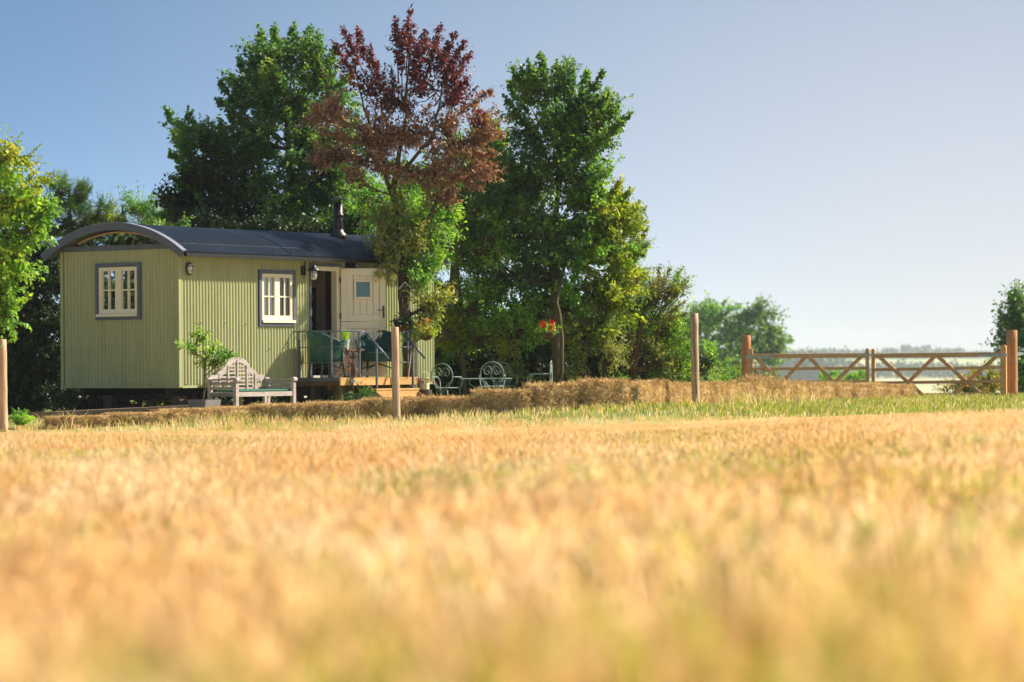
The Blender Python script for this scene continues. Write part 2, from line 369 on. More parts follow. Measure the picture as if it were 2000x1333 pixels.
def screw(loc, rot):
    o_ = bpy.data.objects.new('screw', sdat); col.objects.link(o_); o_.parent = hut; o_.location = loc; o_.rotation_euler = rot
rs_ = random.Random(3)
for z_ in (ZB + .06, ZB + .63, ZB + 1.06):
    for k_ in range(1, 33, 3):
        if rs_.random() < .45: continue
        y_ = PITCH * (k_ + rs_.choice((0, 0, 1)))
        if y_ < HW - .05 and not (ew0 - .05 < y_ < ew1 + .05 and z_ > ewz0): screw((-.012, y_, z_ + rs_.uniform(-.02, .02)), (0, -math.pi / 2, 0))
    for k_ in range(2, 46, 4):
        if rs_.random() < .45: continue
        x_ = PITCH * (k_ + rs_.choice((0, 0, 1)))
        if not (sw0 - .05 < x_ < sw1 + .05 and z_ > swz0 - .05) and x_ < dr0 - .05: screw((x_, -.012, z_ + rs_.uniform(-.02, .02)), (math.pi / 2, 0, 0))
# floor, inner lining
b = MB(); b.span(.03, HL - .03, .03, HW - .03, ZB + .03, FLOOR - .01); b.build('floor', M['interior'], hut)
b = MB(); b.span(.06, HL - .06, HW - .08, HW - .05, FLOOR - .008, 2.9); b.build('back_lining', M['interior'], hut)
b = MB(); b.span(dr1 + .45, dr1 + .49, .5, HW - .09, FLOOR - .008, 2.88); b.build('partition', M['interior'], hut)
b = MB(); b.span(dr1 + .42, dr1 + .445, .62, 1.35, FLOOR + .30, 2.8); b.build('partition_panel', M['interiorcream'], hut)
# roof
OH, EO = .18, .25; Rr = 2.70; ZR = 3.336; half = HW / 2 + EO
def arc(yy): return ZR - (Rr - math.sqrt(Rr * Rr - (yy - HW / 2) ** 2))
yyl = np.linspace(-EO, HW + EO, 29)
rc = np.linspace(-OH + .06, HL + .15, 9)
for a, b_ in zip(rc[:-1], rc[1:]):
    A = np.append(np.arange(a, b_ - .002, PITCH / 6), b_ - .002); vs = []; fs = []
    for x in A:
        for yv in yyl:
            h = arc(yv) - .012; th = math.asin((yv - HW / 2) / Rr); d_ = .016 * math.cos(2 * math.pi * x / PITCH)
            vs.append((x, yv + math.sin(th) * d_, h + math.cos(th) * d_))
    k = len(yyl)
    for i in range(len(A) - 1):
        for j in range(k - 1): fs.append((i * k + j, (i + 1) * k + j, (i + 1) * k + j + 1, i * k + j + 1))
    MB().add(vs, fs).build('roof_sheet', M['roof'], hut, smooth=True)
def arcband(x0, x1, o0, o1, ya, yb, n=36):
    """solid band following the roof arc between offsets o0 (lower) and o1 (upper)"""
    b = MB(); vs = []; fs = []
    for i in range(n + 1):
        yv = ya + (yb - ya) * i / n; th = math.asin((yv - HW / 2) / Rr)
        for o in (o0, o1):
            for x in (x0, x1): vs.append((x, yv + math.sin(th) * o, arc(yv) + math.cos(th) * o))
    for i in range(n):
        a = i * 4; c = a + 4
        fs += [(a, a + 2, c + 2, c), (a + 1, c + 1, c + 3, a + 3), (a, c, c + 1, a + 1), (a + 2, a + 3, c + 3, c + 2)]
    fs += [(0, 1, 3, 2), (n * 4, n * 4 + 2, n * 4 + 3, n * 4 + 1)]
    return b.add(vs, fs)
arcband(-OH - .03, -OH + .012, -.105, .012, -EO - .02, HW + EO + .02).build('bargeboard', M['slate'], hut)
arcband(-OH - .034, -OH + .075, .014, .022, -EO - .01, HW + EO + .01).build('roof_edge_trim', M['leadtrim'], hut)
arcband(-OH + .013, HL + .1, -.062, -.042, -EO + .03, HW + EO - .03).build('soffit', M['slate'], hut)
b = MB(); b.span(-.03, .02, .06, HW - .06, 2.902, 2.985); b.build('header_beam', M['slate'], hut)
b = MB(); b.span(-.12, HL + .12, -EO - .035, -EO + .028, arc(-EO) - .085, arc(-EO) - .028); b.build('gutter', M['black'], hut)
b = MB(); b.span(0.0, HL, -.018, -.010, ZT - .02, ZT + .06); b.build('eaves_board', M['slate'], hut)
# lunette window above the end wall
lw = empty('lunette_window'); lw.parent = hut
yl = np.linspace(.12, HW - .12, 25)
poly = [(y, 2.987) for y in (yl[0], yl[-1])] + [(y, arc(y) - .066) for y in yl[::-1]]
MB().add([(-.006, y, z) for y, z in poly], [tuple(range(len(poly)))]).build('pane', M['darkglass'], lw)
arcband(-.03, -.008, -.150, -.128, .34, HW - .34).build('frame', M['tablewood'], lw)

def window(root, u, v0, v1, z0, z1, sky_sheet=False):
    """u(a, depth, z): local point; casement pair in a slate surround"""
    wroot = empty('window'); wroot.parent = root
    def bx(nm, a0, a1, d0, d1, zz0, zz1, m):
        c = [u(a, d, z) for a in (a0, a1) for d in (d0, d1) for z in (zz0, zz1)]
        return MB().add(c, [(0, 1, 3, 2), (4, 6, 7, 5), (0, 4, 5, 1), (2, 3, 7, 6), (0, 2, 6, 4), (1, 5, 7, 3)]).build(nm, m, wroot)
    s = .055; 
    bx('surround', v0 - .012, v0 + s, -.02, .035, z0 - .01, z1 + .01, M['slate']); bx('surround', v1 - s, v1 + .012, -.02, .035, z0 - .01, z1 + .01, M['slate'])
    bx('surround', v0 + s, v1 - s, -.02, .034, z1 - s, z1 + .009, M['slate']); bx('surround', v0 + s, v1 - s, -.02, .034, z0 - .009, z0 + s * .75, M['slate'])
    i0, i1, j0, j1 = v0 + s + .002, v1 - s - .002, z0 + s * .75 + .002, z1 - s - .002
    bx('sill', i0 - .005, i1 + .035, -.01, .06, j0 + .001, j0 + .045, M['cream']); j0 += .048
    mid = (i0 + i1) / 2
    for k, (a, c) in enumerate(((i0, mid - .002), (mid + .002, i1))):
        f = .062
        bx('casement_stile', a, a + f, -.03, .02, j0, j1, M['cream']); bx('casement_stile', c - f, c, -.03, .02, j0, j1, M['cream'])
        bx('casement_rail', a + f, c - f, -.03, .019, j0, j0 + f * 1.2, M['cream']); bx('casement_rail', a + f, c - f, -.03, .019, j1 - f, j1, M['cream'])
        ga, gc, gj0, gj1 = a + f, c - f, j0 + f * 1.2, j1 - f; gm = (ga + gc) / 2; gz_ = (gj0 + gj1) / 2; w_ = .011
        bx('glazing_bar', gm - w_, gm + w_, -.02, .012, gj0, gj1, M['cream']); 
        bx('glazing_bar', ga, gm - w_, -.02, .011, gz_ - w_, gz_ + w_, M['cream']); bx('glazing_bar', gm + w_, gc, -.02, .011, gz_ - w_, gz_ + w_, M['cream'])
        for pa, pc in ((ga, gm - w_), (gm + w_, gc)):
            for q0, q1 in ((gj0, gz_ - w_), (gz_ + w_, gj1)):
                MB().add([u(pa, -.012, q0), u(pc, -.012, q0), u(pc, -.012, q1), u(pa, -.012, q1)], [(0, 1, 2, 3)]).build('pane', M['glass'], wroot)
        if sky_sheet and k == 0:  # pale sheet added behind the left casement, standing in for reflected sky
            nC = 24; vs = []
            for i in range(nC + 1):
                for z in (j0, j1): vs.append(u(a + (c - a) * i / nC, -.034 + .006 * math.sin(i * 1.9), z))
            MB().add(vs, [(2 * i, 2 * i + 2, 2 * i + 3, 2 * i + 1) for i in range(nC)]).build('sky_sheet', M['sky_sheet'], wroot, smooth=True)
    return wroot
window(hut, lambda a, d, z: (a, -d, z), sw0, sw1, swz0, swz1, True)
window(hut, lambda a, d, z: (-d, a, z), ew0, ew1, ewz0, ewz1)
# door frame and stable door
b = MB(); b.span(dr0 - .02, dr0 + .022, -.03, .09, FLOOR - .1, drz1 + .055); b.build('door_jamb', M['slate'], hut)
b = MB(); b.span(dr0 + .0225, dr1 + .06, -.032, .03, drz1, drz1 + .055); b.build('door_head', M['slate'], hut)
b = MB(); b.span(dr0 + .023, dr1 - .062, -.028, .09, drz1 - .075, drz1 - .002); b.build('door_lintel', M['cream'], hut)
b = MB(); b.span(dr1 - .06, dr1 + .045, -.03, .09, FLOOR - .05, drz1 - .001); b.build('door_jamb', M['cream'], hut)
b = MB(); b.span(dr0 + .023, dr1 - .062, -.05, .12, FLOOR - .008, FLOOR + .03); b.build('threshold', M['galv'], hut)
# leaf directions: hinge at dr1, swings out
HA = math.radians(13.5) - TH; hd = Vector((math.cos(HA), math.sin(HA), 0)); hn = Vector((math.sin(HA), -math.cos(HA), 0))  # local frame
h0 = Vector((dr1 + .03, -.05, 0)); DWID = .79
def door_leaf(name, z0, z1, toprail, botrail, win=None):
    dl = empty(name); dl.parent = hut
    def bx(nm, a0, a1, e0, e1, zz0, zz1, m):
        c = [h0 + hd * a + hn * e + Vector((0, 0, z)) for a in (a0, a1) for e in (e0, e1) for z in (zz0, zz1)]
        return MB().add(c, [(0, 1, 3, 2), (4, 6, 7, 5), (0, 4, 5, 1), (2, 3, 7, 6), (0, 2, 6, 4), (1, 5, 7, 3)]).build(nm, m, dl, bevel=.004)
    st = .105
    bx('stile', 0, st, -.02, .024, z0, z1, M['cream']); bx('stile', DWID - st, DWID, -.02, .024, z0, z1, M['cream'])
    bx('rail', st, DWID - st, -.02, .0235, z1 - toprail, z1, M['cream']); bx('rail', st, DWID - st, -.02, .0235, z0, z0 + botrail, M['cream'])
    n = 5; w_ = (DWID - 2 * st) / n
    for i in range(n):
        a0, a1 = st + i * w_ + .004, st + (i + 1) * w_ - .004
        lo, hi = z0 + botrail, z1 - toprail
        if win and a1 > win[0] and a0 < win[1]:
            bx('plank', a0, a1, -.012, .008, lo, win[2], M['cream']); bx('plank', a0, a1, -.012, .008, win[3], hi, M['cream'])
        else: bx('plank', a0, a1, -.012, .008, lo, hi, M['cream'])
    bx('backing', st, DWID - st, -.018, -.0125, z0 + botrail, z1 - toprail, M['cream'])
    if win:
        a0, a1, q0, q1 = win; f = .042
        bx('window_frame', a0 - f, a0, -.011, .03, q0 - f, q1 + f, M['cream']); bx('window_frame', a1, a1 + f, -.011, .03, q0 - f, q1 + f, M['cream'])
        bx('window_frame', a0, a1, -.011, .03, q1, q1 + f, M['cream']); bx('window_frame', a0, a1, -.011, .03, q0 - f, q0, M['cream'])
        bx('pane', a0, a1, -.011, .012, q0, q1, M['doorglass'])
    return dl, bx
dY = 53.4
dz0, dz1, dzm = FLOOR + .012, zat(700, 524.5, dY), zat(700, 628.5, dY)
wz0, wz1 = zat(700, 580, dY), zat(700, 551, dY)
ud, bxu = door_leaf('upper_door', dzm + .004, dz1, .12, .115, (.27, .51, wz0, wz1))
ld, bxl = door_leaf('lower_door', dz0, dzm - .004, .115, .16)
zh = zat(739, 606, dY)
b = MB(); p = h0 + hd * (DWID - .042) + hn * .03 + V(0, 0, zh)
b.box(p + V(0, 0, -.03), (.026, .026, .21)); b.bar(p + hn * .04, p + hn * .04 - hd * .11, .016, .016); b.tube([p, p + hn * .045], .009); b.build('handle', M['hinge'], ud)
for z in (dz1 - .2, dzm + .1):
    b = MB(); b.box(h0 + V(-.005, -.006, z), (.03, .03, .1)); b.build('hinge', M['hinge'], ud)
b = MB(); b.box(h0 + V(-.005, -.006, dz0 + .2), (.03, .03, .1)); b.build('hinge', M['hinge'], ld)
# stove flue
flx, fly = 4.97, .62; fz = arc(fly)
fl = empty('flue'); fl.parent = hut
zt_ = zat(664, 397, 54.6)
MB().lathe([(.085, fz - .1), (.085, zt_)], 16, (flx, fly, 0)).build('pipe', M['black'], fl, smooth=True)
MB().lathe([(.1, zt_ - .26), (.1, zt_ - .2)], 16, (flx, fly, 0)).build('collar', M['black'], fl, smooth=True)
MB().lathe([(.17, fz - .06), (.16, fz + .04), (.1, fz + .1), (.095, fz + .14)], 16, (flx, fly, 0)).build('flashing', M['black'], fl, smooth=True)
b = MB(); b.lathe([(.15, zt_ + .05), (.15, zt_ + .06), (.03, zt_ + .1)], 16, (flx, fly, 0))
for a in (0, 2.1, 4.2): b.tube([(flx + .07 * math.cos(a), fly + .07 * math.sin(a), zt_ - .03), (flx + .07 * math.cos(a), fly + .07 * math.sin(a), zt_ + .055)], .006)
b.build('cowl', M['black'], fl)
# chassis and wheels
for yv in (.35, HW - .35):
    b = MB(); b.span(.1, HL - .1, yv - .05, yv + .05, ZB - .14, ZB - .014); b.build('chassis_beam', M['iron'], hut)
for xv in (.75, 6.1):
    b = MB(); b.span(xv - .06, xv + .06, .2, HW - .2, ZB - .22, ZB - .142); b.build('axle', M['iron'], hut)
    for yv in (.16, HW - .16):
        w_ = empty('wheel'); w_.parent = hut; r = .26; zc = .09 + r
        b = MB(); pts = [(xv + r * math.cos(a), yv, zc + r * math.sin(a)) for a in np.linspace(0, 2 * math.pi, 25)]
        b.tube(pts, .028, 6); b.build('rim', M['iron'], w_)
        b = MB(); b.tube([(xv, yv - .07, zc), (xv, yv + .07, zc)], .055, 10); b.build('hub', M['iron'], w_)
        for k in range(8):
            a = k * math.pi / 4; b = MB(); b.bar((xv, yv, zc), (xv + r * math.cos(a), yv, zc + r * math.sin(a)), .03, .03, (0, 1, 0)); b.build('spoke', M['iron'], w_)
for xv, yv in ((.22, .2), (.22, 1.7), (3.3, .25)):
    b = MB(); b.span(xv - .09, xv + .09, yv - .09, yv + .09, .05, ZB - .145); b.build('prop_block', M['log'], hut)

# things on the hut wall
o = empty('bulkhead_lamp', W(side_t(367), .012, zat(367, 526, 50.4)), TH, 'oval caged bulkhead lamp on the hut wall beside the near corner', 'lamp')
b = MB(); ring = [(.062 * math.cos(a), -.035, .095 * math.sin(a)) for a in np.linspace(0, 2 * math.pi, 21)]; b.tube(ring, .014, 6); b.build('housing', M['black'], o)
b = MB(); prof = [(.055, -.005), (.055, -.05), (.045, -.085), (.02, -.1)]
vs = []; 
for r_, d_ in prof:
    for k in range(16): vs.append((r_ * math.cos(k * math.pi / 8), d_, 1.55 * r_ * math.sin(k * math.pi / 8)))
b.add(vs, [(i * 16 + k, i * 16 + (k + 1) % 16, (i + 1) * 16 + (k + 1) % 16, (i + 1) * 16 + k) for i in range(3) for k in range(16)] + [tuple(range(48, 64))]); b.build('lens', M['lampglass'], o, smooth=True)
b = MB()
for zz in (-.04, .04): b.tube([(-.06, -.04, zz), (-.03, -.1, zz), (.03, -.1, zz), (.06, -.04, zz)], .006)
b.tube([(0, -.04, -.09), (0, -.105, -.03), (0, -.105, .03), (0, -.04, .09)], .006); b.build('cage', M['black'], o)

sl_t = side_t(592); o = empty('swan_neck_lantern', W(sl_t, .012, zat(592, 529, 52.6)), TH, 'black swan-neck lantern with caged glass beside the hut doorway', 'lamp')
b = MB(); b.lathe([(.04, -.08), (.05, -.06), (.05, .06), (.04, .08)], 12); b.build('wall_plate', M['black'], o)
b = MB(); b.tube([(0, -.03, .05)] + [(.02, -.03 - .095 * (1 - math.cos(a)), .12 + .08 * math.sin(a)) for a in np.linspace(.0, math.pi, 10)] + [(.02, -.22, .06)], .010, 8); b.tube([(0, -.02, -.08), (0, -.02, -.14)], .006); b.build('neck', M['black'], o)
b = MB(); b.lathe([(.03, .09), (.04, .075), (.05, .05), (.115, .005), (.118, -.008), (.05, -.004)], 16, (.02, -.22, 0)); b.build('shade', M['black'], o, smooth=True)
b = MB(); b.lathe([(.05, -.01), (.055, -.05), (.052, -.13), (.035, -.155), (.005, -.165)], 14, (.02, -.22, 0)); b.build('globe', M['lampglass'], o, smooth=True)
b = MB()
for k in range(4):
    a = k * math.pi / 2 + .4; b.tube([(.02 + .06 * math.cos(a), -.22 + .06 * math.sin(a), z) for z in (-.005, -.12)] + [(.02, -.22, -.175)], .005)
b.tube([(.02 + .062 * math.cos(a), -.22 + .062 * math.sin(a), -.1) for a in np.linspace(0, 6.283, 13)], .005); b.build('cage', M['black'], o)
ft = side_t(678); o = empty('floodlight', W(ft, .012, zat(680, 517, 53.6)), TH, 'small black floodlight under the eaves above the open door', 'lamp')
b = MB(); b.span(-.04, .04, -.03, 0, -.05, .05); b.build('bracket', M['black'], o)
b = MB(); b.lathe([(.03, -.06), (.05, .06)], 10, (.0, -.1, 0)); b.box((0.02, -.13, -.02), (.12, .09, .07), Matrix.Rotation(.5, 3, 'X')); b.build('head', M['black'], o)
b = MB(); b.box((.05, -.16, -.02), (.04, .04, .05)); b.build('sensor', M['lampglass'], o)
# signs inside doorway
o = empty('hanging_sheep_sign', W(dr1 + .405, -.95, 0), TH, 'tall black hanging sign with white sheep on the wall inside the doorway', 'sign')
b = MB(); b.span(-.01, .012, -.14, .14, 1.30, 2.35); b.build('board', M['black'], o)
for z in (1.42, 1.65, 1.88, 2.12):
    b = MB(); b.span(-.022, -.011, -.08, .07, z, z + .1); b.span(-.022, -.011, .071, .11, z + .05, z + .12); b.span(-.022, -.011, -.06, -.04, z - .06, z - .001); b.span(-.022, -.011, .03, .05, z - .06, z - .001)
    b.build('sheep', M['wool'], o)
o = empty('woolly_stool', W(dr1 - .02, -.35, FLOOR), TH, 'round grey woolly-topped stool just inside the doorway', 'stool')
b = MB(); b.lathe([(.02, .82), (.1, .8), (.15, .74), (.14, .68), (.08, .64)], 12); b.build('seat', M['wool'], o, smooth=True)
for a in (0.6, 2.7, 4.8):
    b = MB(); b.tube([(.07 * math.cos(a), .07 * math.sin(a), .66), (.16 * math.cos(a), .16 * math.sin(a), 0)], .016); b.build('leg', M['interior'], o)

# ------------------------------------------------------------------ deck with steps and rails
DT0, DT1, DW, DZ = side_t(573) - .02, 5.08, 1.035, .766
deck = empty('deck', (CX, CY, 0), TH, 'small timber deck with grey metal handrails and steps before the hut door', 'deck')
nb = 8
for i in range(nb):
    y0 = -.03 - (DW - .03) * i / nb; y1 = -.03 - (DW - .03) * (i + 1) / nb + .006
    b = MB(); b.span(DT0 + .03, DT1, y1, y0, DZ - .03, DZ - .001 * (i % 2)); b.build('plank', M['deckpale'], deck)
b = MB(); b.span(DT0, DT0 + .028, -DW + .03, -.03, DZ - .055, DZ + .004); b.build('edge_strip', M['slate'], deck)
b = MB(); b.span(DT0 + .004, DT0 + .045, -DW + .03, -.03, DZ - .135, DZ - .057); b.build('side_board', M['deckshade'], deck)
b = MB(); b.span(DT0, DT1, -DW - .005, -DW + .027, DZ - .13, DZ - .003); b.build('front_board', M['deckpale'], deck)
b = MB(); b.span(DT0 + .1, DT1 - .1, -.75, -.67, DZ - .22, DZ - .137); b.build('joist', M['deckshade'], deck)
for t_, w_, r_, m_ in ((DT0 + .12, .35, .05, 'log'), (DT0 + .35, .74, .1, 'mosslog'), (DT0 + .12, .95, .035, 'mosslog'), (4.9, .7, .08, 'log'), (3.3, .2, .07, 'log')):
    b = MB(); b.tube([(t_, -w_, -.05), (t_, -w_, DZ - .14)], r_, 10); b.build('support_post', M[m_], deck)
for k, (z, w0) in enumerate(((.575, DW + .01), (.37, DW + .31))):
    s0, s1 = 3.50 + .05 * k, 4.72
    b = MB(); b.span(s0, s1, -w0 - .3, -w0, z - .03, z); b.build('tread', M['deckpale'], deck)
    b = MB(); b.span(s0 + .01, s1 - .01, -w0 - .292, -w0 - .265, z - .15, z - .032); b.build('riser', M['deckpale'], deck)
for s in (3.52, 4.69):
    b = MB(); b.bar((s, -DW - .08, DZ - .2), (s, -DW - .78, .1), .04, .16); b.build('stringer', M['deckshade'], deck)
RZ = 1.555
def dtube(nm, pts, r, n=8): b = MB(); b.tube(pts, r, n); return b.build(nm, M['rail'], deck, smooth=True)
L0 = DT0 + .015
dtube('rail', [(L0, .0, RZ), (L0, -DW + .2, RZ), (L0 + .1, -DW + .03, RZ), (3.50, -DW + .02, RZ), (3.56, -DW - .05, RZ - .03)], .011)
for z in (1.02, 1.285):
    dtube('rail', [(L0, -.12, z), (L0, -DW + .2, z), (L0 + .1, -DW + .03, z), (3.46, -DW + .02, z)], .007)
dtube('handrail', [(3.56, -DW - .045, RZ - .03), (3.56, -DW - .53, 1.08)], .02)
for t_, w_ in ((L0, .12), (L0, DW - .2), (3.46, DW - .02)): 
    b = MB(); b.box((t_, -w_, (DZ + RZ) / 2), (.028, .028, RZ - DZ)); b.build('baluster', M['rail'], deck)
b = MB(); b.box((3.56, -DW - .27, .95), (.03, .03, .78)); b.build('baluster', M['rail'], deck)
dtube('rail', [(4.62, -DW - .05, RZ - .03), (4.68, -DW + .02, RZ), (DT1, -DW + .02, RZ)], .011)
for z in (1.02, 1.285): dtube('rail', [(4.5, -DW + .02, z), (DT1 - .02, -DW + .02, z)], .007)
dtube('handrail', [(4.62, -DW - .045, RZ - .03), (4.62, -DW - .5, 1.09)], .022)
b = MB(); b.box((4.62, -DW - .24, .93), (.034, .034, .8)); b.build('baluster', M['rail'], deck)
b = MB(); b.box((4.82, -DW + .02, (DZ + RZ) / 2), (.024, .024, RZ - DZ)); b.build('baluster', M['rail'], deck)
b = MB(); b.tube([(DT1 - .02, -DW + .02, DZ), (DT1 - .02, -DW + .02, RZ)], .012); b.build('baluster', M['rail'], deck)

# ------------------------------------------------------------------ woven tub chairs
def tub_chair(loc, rz, label):
    r = empty('woven_armchair', loc, rz, label, 'chair', 'green woven armchairs on the deck')
    n = 28; A = np.linspace(-2.05, 2.05, n); zs = [.27, .42, .58, .72, .9]
    def rim(a):                         # height of the top edge round the chair, 0 = back
        k = abs(a) / 2.05; return .80 - .20 * min(1, k * 1.15) ** 1.4 + (.03 * max(0, (k - .85) / .15))
    vs = []; rimp = []
    for a in A:
        k = abs(a) / 2.05
        for j in range(6):
            f = j / 5; z = .27 + (rim(a) - .27) * f; flare = 1 + .20 * f * f + (.16 * max(0, (k - .8) / .2) * f ** 3)
            x = .265 * math.sin(a) * flare; y = .255 * math.cos(a) * flare + .02
            vs.append((x, y, z))
        rimp.append(vs[-1])
    b = MB(); b.add(vs, [(i * 6 + j, (i + 1) * 6 + j, (i + 1) * 6 + j + 1, i * 6 + j + 1) for i in range(n - 1) for j in range(5)])
    sh = b.build('shell', M['loom'], r, smooth=True); md = sh.modifiers.new('solid', 'SOLIDIFY'); md.thickness = .018
    b = MB(); b.tube(rimp, .021, 8); b.build('rim', M['loom'], r, smooth=True)
    b = MB(); b.lathe([(.23, .38), (.245, .41), (.23, .435), (.0, .445)], 20, (0, 0, 0)); b.build('seat', M['loom'], r, smooth=True)
    b = MB(); b.add([(-.235, -.11, .27), (0, -.25, .27), (.235, -.11, .27), (-.235, -.11, .41), (0, -.25, .41), (.235, -.11, .41)], [(0, 1, 4, 3), (1, 2, 5, 4)])
    ap = b.build('apron', M['loom'], r); md = ap.modifiers.new('solid', 'SOLIDIFY'); md.thickness = .016
    for x, y in ((-.235, -.12), (.235, -.12), (-.2, .2), (.2, .2)):
        b = MB(); b.tube([(x, y, .42), (x * 1.04, y * 1.1, .2), (x * 1.12, y * 1.25, 0)], [.02, .018, .016], 8); b.build('leg', M['loom'], r, smooth=True)
    b = MB(); b.tube([(-.2, .2, .15), (0, 0, .24), (.235, -.12, .15)], .010); b.tube([(.2, .2, .15), (0, 0, .23), (-.235, -.12, .15)], .010); b.build('stretcher', M['loom'], r)
    return r
# chair local -y is its front
c1 = tub_chair(W(3.24, .52, DZ), TH + math.radians(66), 'dark green woven armchair seen from behind, left of the little folding table')
c1.scale = (1.08, 1.08, 1.0)
c2 = tub_chair(W(4.42, .68, DZ), math.radians(-8), 'dark green woven armchair standing in front of the open cream door')
c2.scale = (1.12, 1.0, 1.0)
# folding table
ft_ = empty('folding_table', W(3.62, .64, DZ), TH - .55, 'small wooden folding table with crossed legs on the deck', 'table')
for i in range(5):
    b = MB(); b.box((0, -.17 + .085 * i, .475), (.46, .078, .022)); b.build('slat', M['tablewood'], ft_)
for y in (-.17, .17):
    for s in (-1, 1):
        b = MB(); b.bar((-s * .19, y + s * .012, 0), (s * .15, y + s * .012, .463), .02, .034, (0, 1, 0)); b.build('leg', M['tablewood'], ft_)
for s in (-1, 1):
    b = MB(); b.bar((s * .14, -.19, .12), (s * .14, .19, .12), .034, .02); b.build('stretcher', M['tablewood'], ft_)

def leaf_arrays(pos, d, nrm, L, Wd):
    d = d / (np.linalg.norm(d, axis=1, keepdims=True) + 1e-9)
    s = np.cross(d, nrm); s /= (np.linalg.norm(s, axis=1, keepdims=True) + 1e-9); n2 = np.cross(s, d)
    L = L[:, None]; Wd = Wd[:, None]
    v = np.stack([pos, pos + d * L * .42 + s * Wd * .5 + n2 * Wd * .16, pos + d * L - n2 * L * .08, pos + d * L * .42 - s * Wd * .5 + n2 * Wd * .16], 1)
    return v.reshape(-1, 3)
def leaf_faces(n):
    a = np.arange(n)[:, None] * 4; return np.concatenate([np.concatenate([a, a + 1, a + 2], 1), np.concatenate([a, a + 2, a + 3], 1)])
def leaves(name, pos, d, nrm, L, Wd, mats, midx=None, parent=None, off=(0, 0, 0)):
    v = leaf_arrays(pos - np.array(off), d, nrm, L, Wd); f = leaf_faces(len(pos))
    mi = None if midx is None else np.concatenate([midx, midx])
    return np_mesh(name, v, f, mats, mi, parent)
def rdir(n): v = rng.normal(size=(n, 3)); return v / np.linalg.norm(v, axis=1, keepdims=True)

# potted herb on the table
p = W(3.60, .60, DZ + .487); po = empty('herb_pot', p, 0, 'pale blue pot of green herbs on the folding table', 'plant pot')
MB().lathe([(.055, 0), (.075, .15), (.08, .16), (.07, .16), (.066, .13), (0, .13)], 18, cap=False).build('pot', M['potblue'], po, smooth=True)
k = 420; a = rng.uniform(0, 6.28, k); rr = rng.uniform(0, .06, k); base = np.stack([rr * np.cos(a), rr * np.sin(a), rng.uniform(.13, .3, k)], 1)
base[:, :2] *= 1 + 2.0 * (base[:, 2:3] - .13) * 1.4
leaves('herb_leaves', base, np.stack([np.cos(a) * .4, np.sin(a) * .4, np.full(k, 1.)], 1) + rng.normal(size=(k, 3)) * .25, rdir(k), rng.uniform(.04, .07, k), rng.uniform(.006, .012, k), [L_['green']], None, po)

# rusty hen ornament on a stake in front of the deck
hp = W(3.2, DW + .04, 0); hen = empty('hen_ornament', (hp.x, hp.y, 0), TH - .6, 'rusty cut-out metal hen on a stake at the deck edge', 'ornament')
zz = zat(703, 690, 51.3)
b = MB(); b.prism([(-.14, .10), (-.12, -.01), (-.06, -.08), (0, -.10), (.06, -.07), (.12, .02), (.135, .11), (.11, .07), (.09, .12), (.07, .06), (.04, .02), (-.04, .02), (-.09, .05), (-.12, .09)], (0, 0, zz), (1, 0, 0), (0, 0, 1), .012); b.build('hen_body', M['rust'], hen)
for x in (-.055, .05):
    b = MB(); b.tube([(x + .025 * math.cos(q), -.018, zz - .02 + .025 * math.sin(q)) for q in np.linspace(0, 6.283, 11)], .008, 5); b.build('wing_ring', M['wool'], hen)
b = MB(); b.box((0, 0, zz - .3), (.065, .012, .24)); b.build('slate_plaque', M['rust'], hen)
b = MB(); b.tube([(0, .012, .05), (0, .012, zz - .05)], .010); b.tube([(-.08, 0, zz - .16), (.11, 0, zz - .16)], .006); b.tube([(-.075, 0, zz - .08), (-.075, 0, .3)], .006); b.tube([(-.075, 0, zz - .25), (-.03, 0, zz - .19), (0, 0, zz - .17)], .005); b.build('stake', M['rust'], hen)
b = MB(); b.lathe([(.05, zz - .5), (.055, zz - .44)], 12); b.build('bird_cup', M['galv'], hen)

# stump with birdcage planter
sp_ = W(4.90, DW + .28, 0); st = MB(); st.lathe([(.16, -.05), (.14, .2), (.125, .54), (0, .545)], 14); stump = st.build('stump', M['log']); stump.location = sp_; tag(stump, 'dark upright log stump carrying the birdcage planter', 'stump')
bc = empty('birdcage_planter', sp_ + V(0, 0, .546), 0, 'cream birdcage planter with magenta flowers on the log stump', 'planter')
MB().lathe([(.08, 0), (.085, .005), (.085, .11), (.078, .11), (.078, .09), (0, .09)], 16, cap=False).build('pot', M['creampot'], bc)
b = MB()
for k in range(8):
    a = k * math.pi / 4; b.tube([(.082 * math.cos(a), .082 * math.sin(a), .1), (.082 * math.cos(a), .082 * math.sin(a), .22), (.06 * math.cos(a), .06 * math.sin(a), .29), (0, 0, .325)], .0045, 5)
b.tube([(.083 * math.cos(a), .083 * math.sin(a), .2) for a in np.linspace(0, 6.283, 17)], .005, 5); b.tube([(0, 0, .32), (0, 0, .36), (.02, 0, .38)], .006); b.build('cage', M['creampot'], bc)
k = 160; pos = rng.normal(size=(k, 3)) * [.06, .05, .035] + [-.05, 0, .14]
leaves('flowers', pos, rdir(k), rdir(k), rng.uniform(.03, .05, k), rng.uniform(.025, .04, k), [L_['magenta'], L_['green']], (rng.random(k) < .3).astype(int), bc)
# walking stick against the rail
b = MB(); a0, a1 = W(4.78, DW + .02, DZ), W(5.02, DW - .06, zat(813, 643, 52.6)); b.tube([a0, (a0 + a1) / 2 + V(.01, 0, 0), a1], [.011, .011, .013]); o = b.build('walking_stick', M['stake']); tag(o, 'thin pale stick leaning against the right-hand rail of the deck', 'stick')

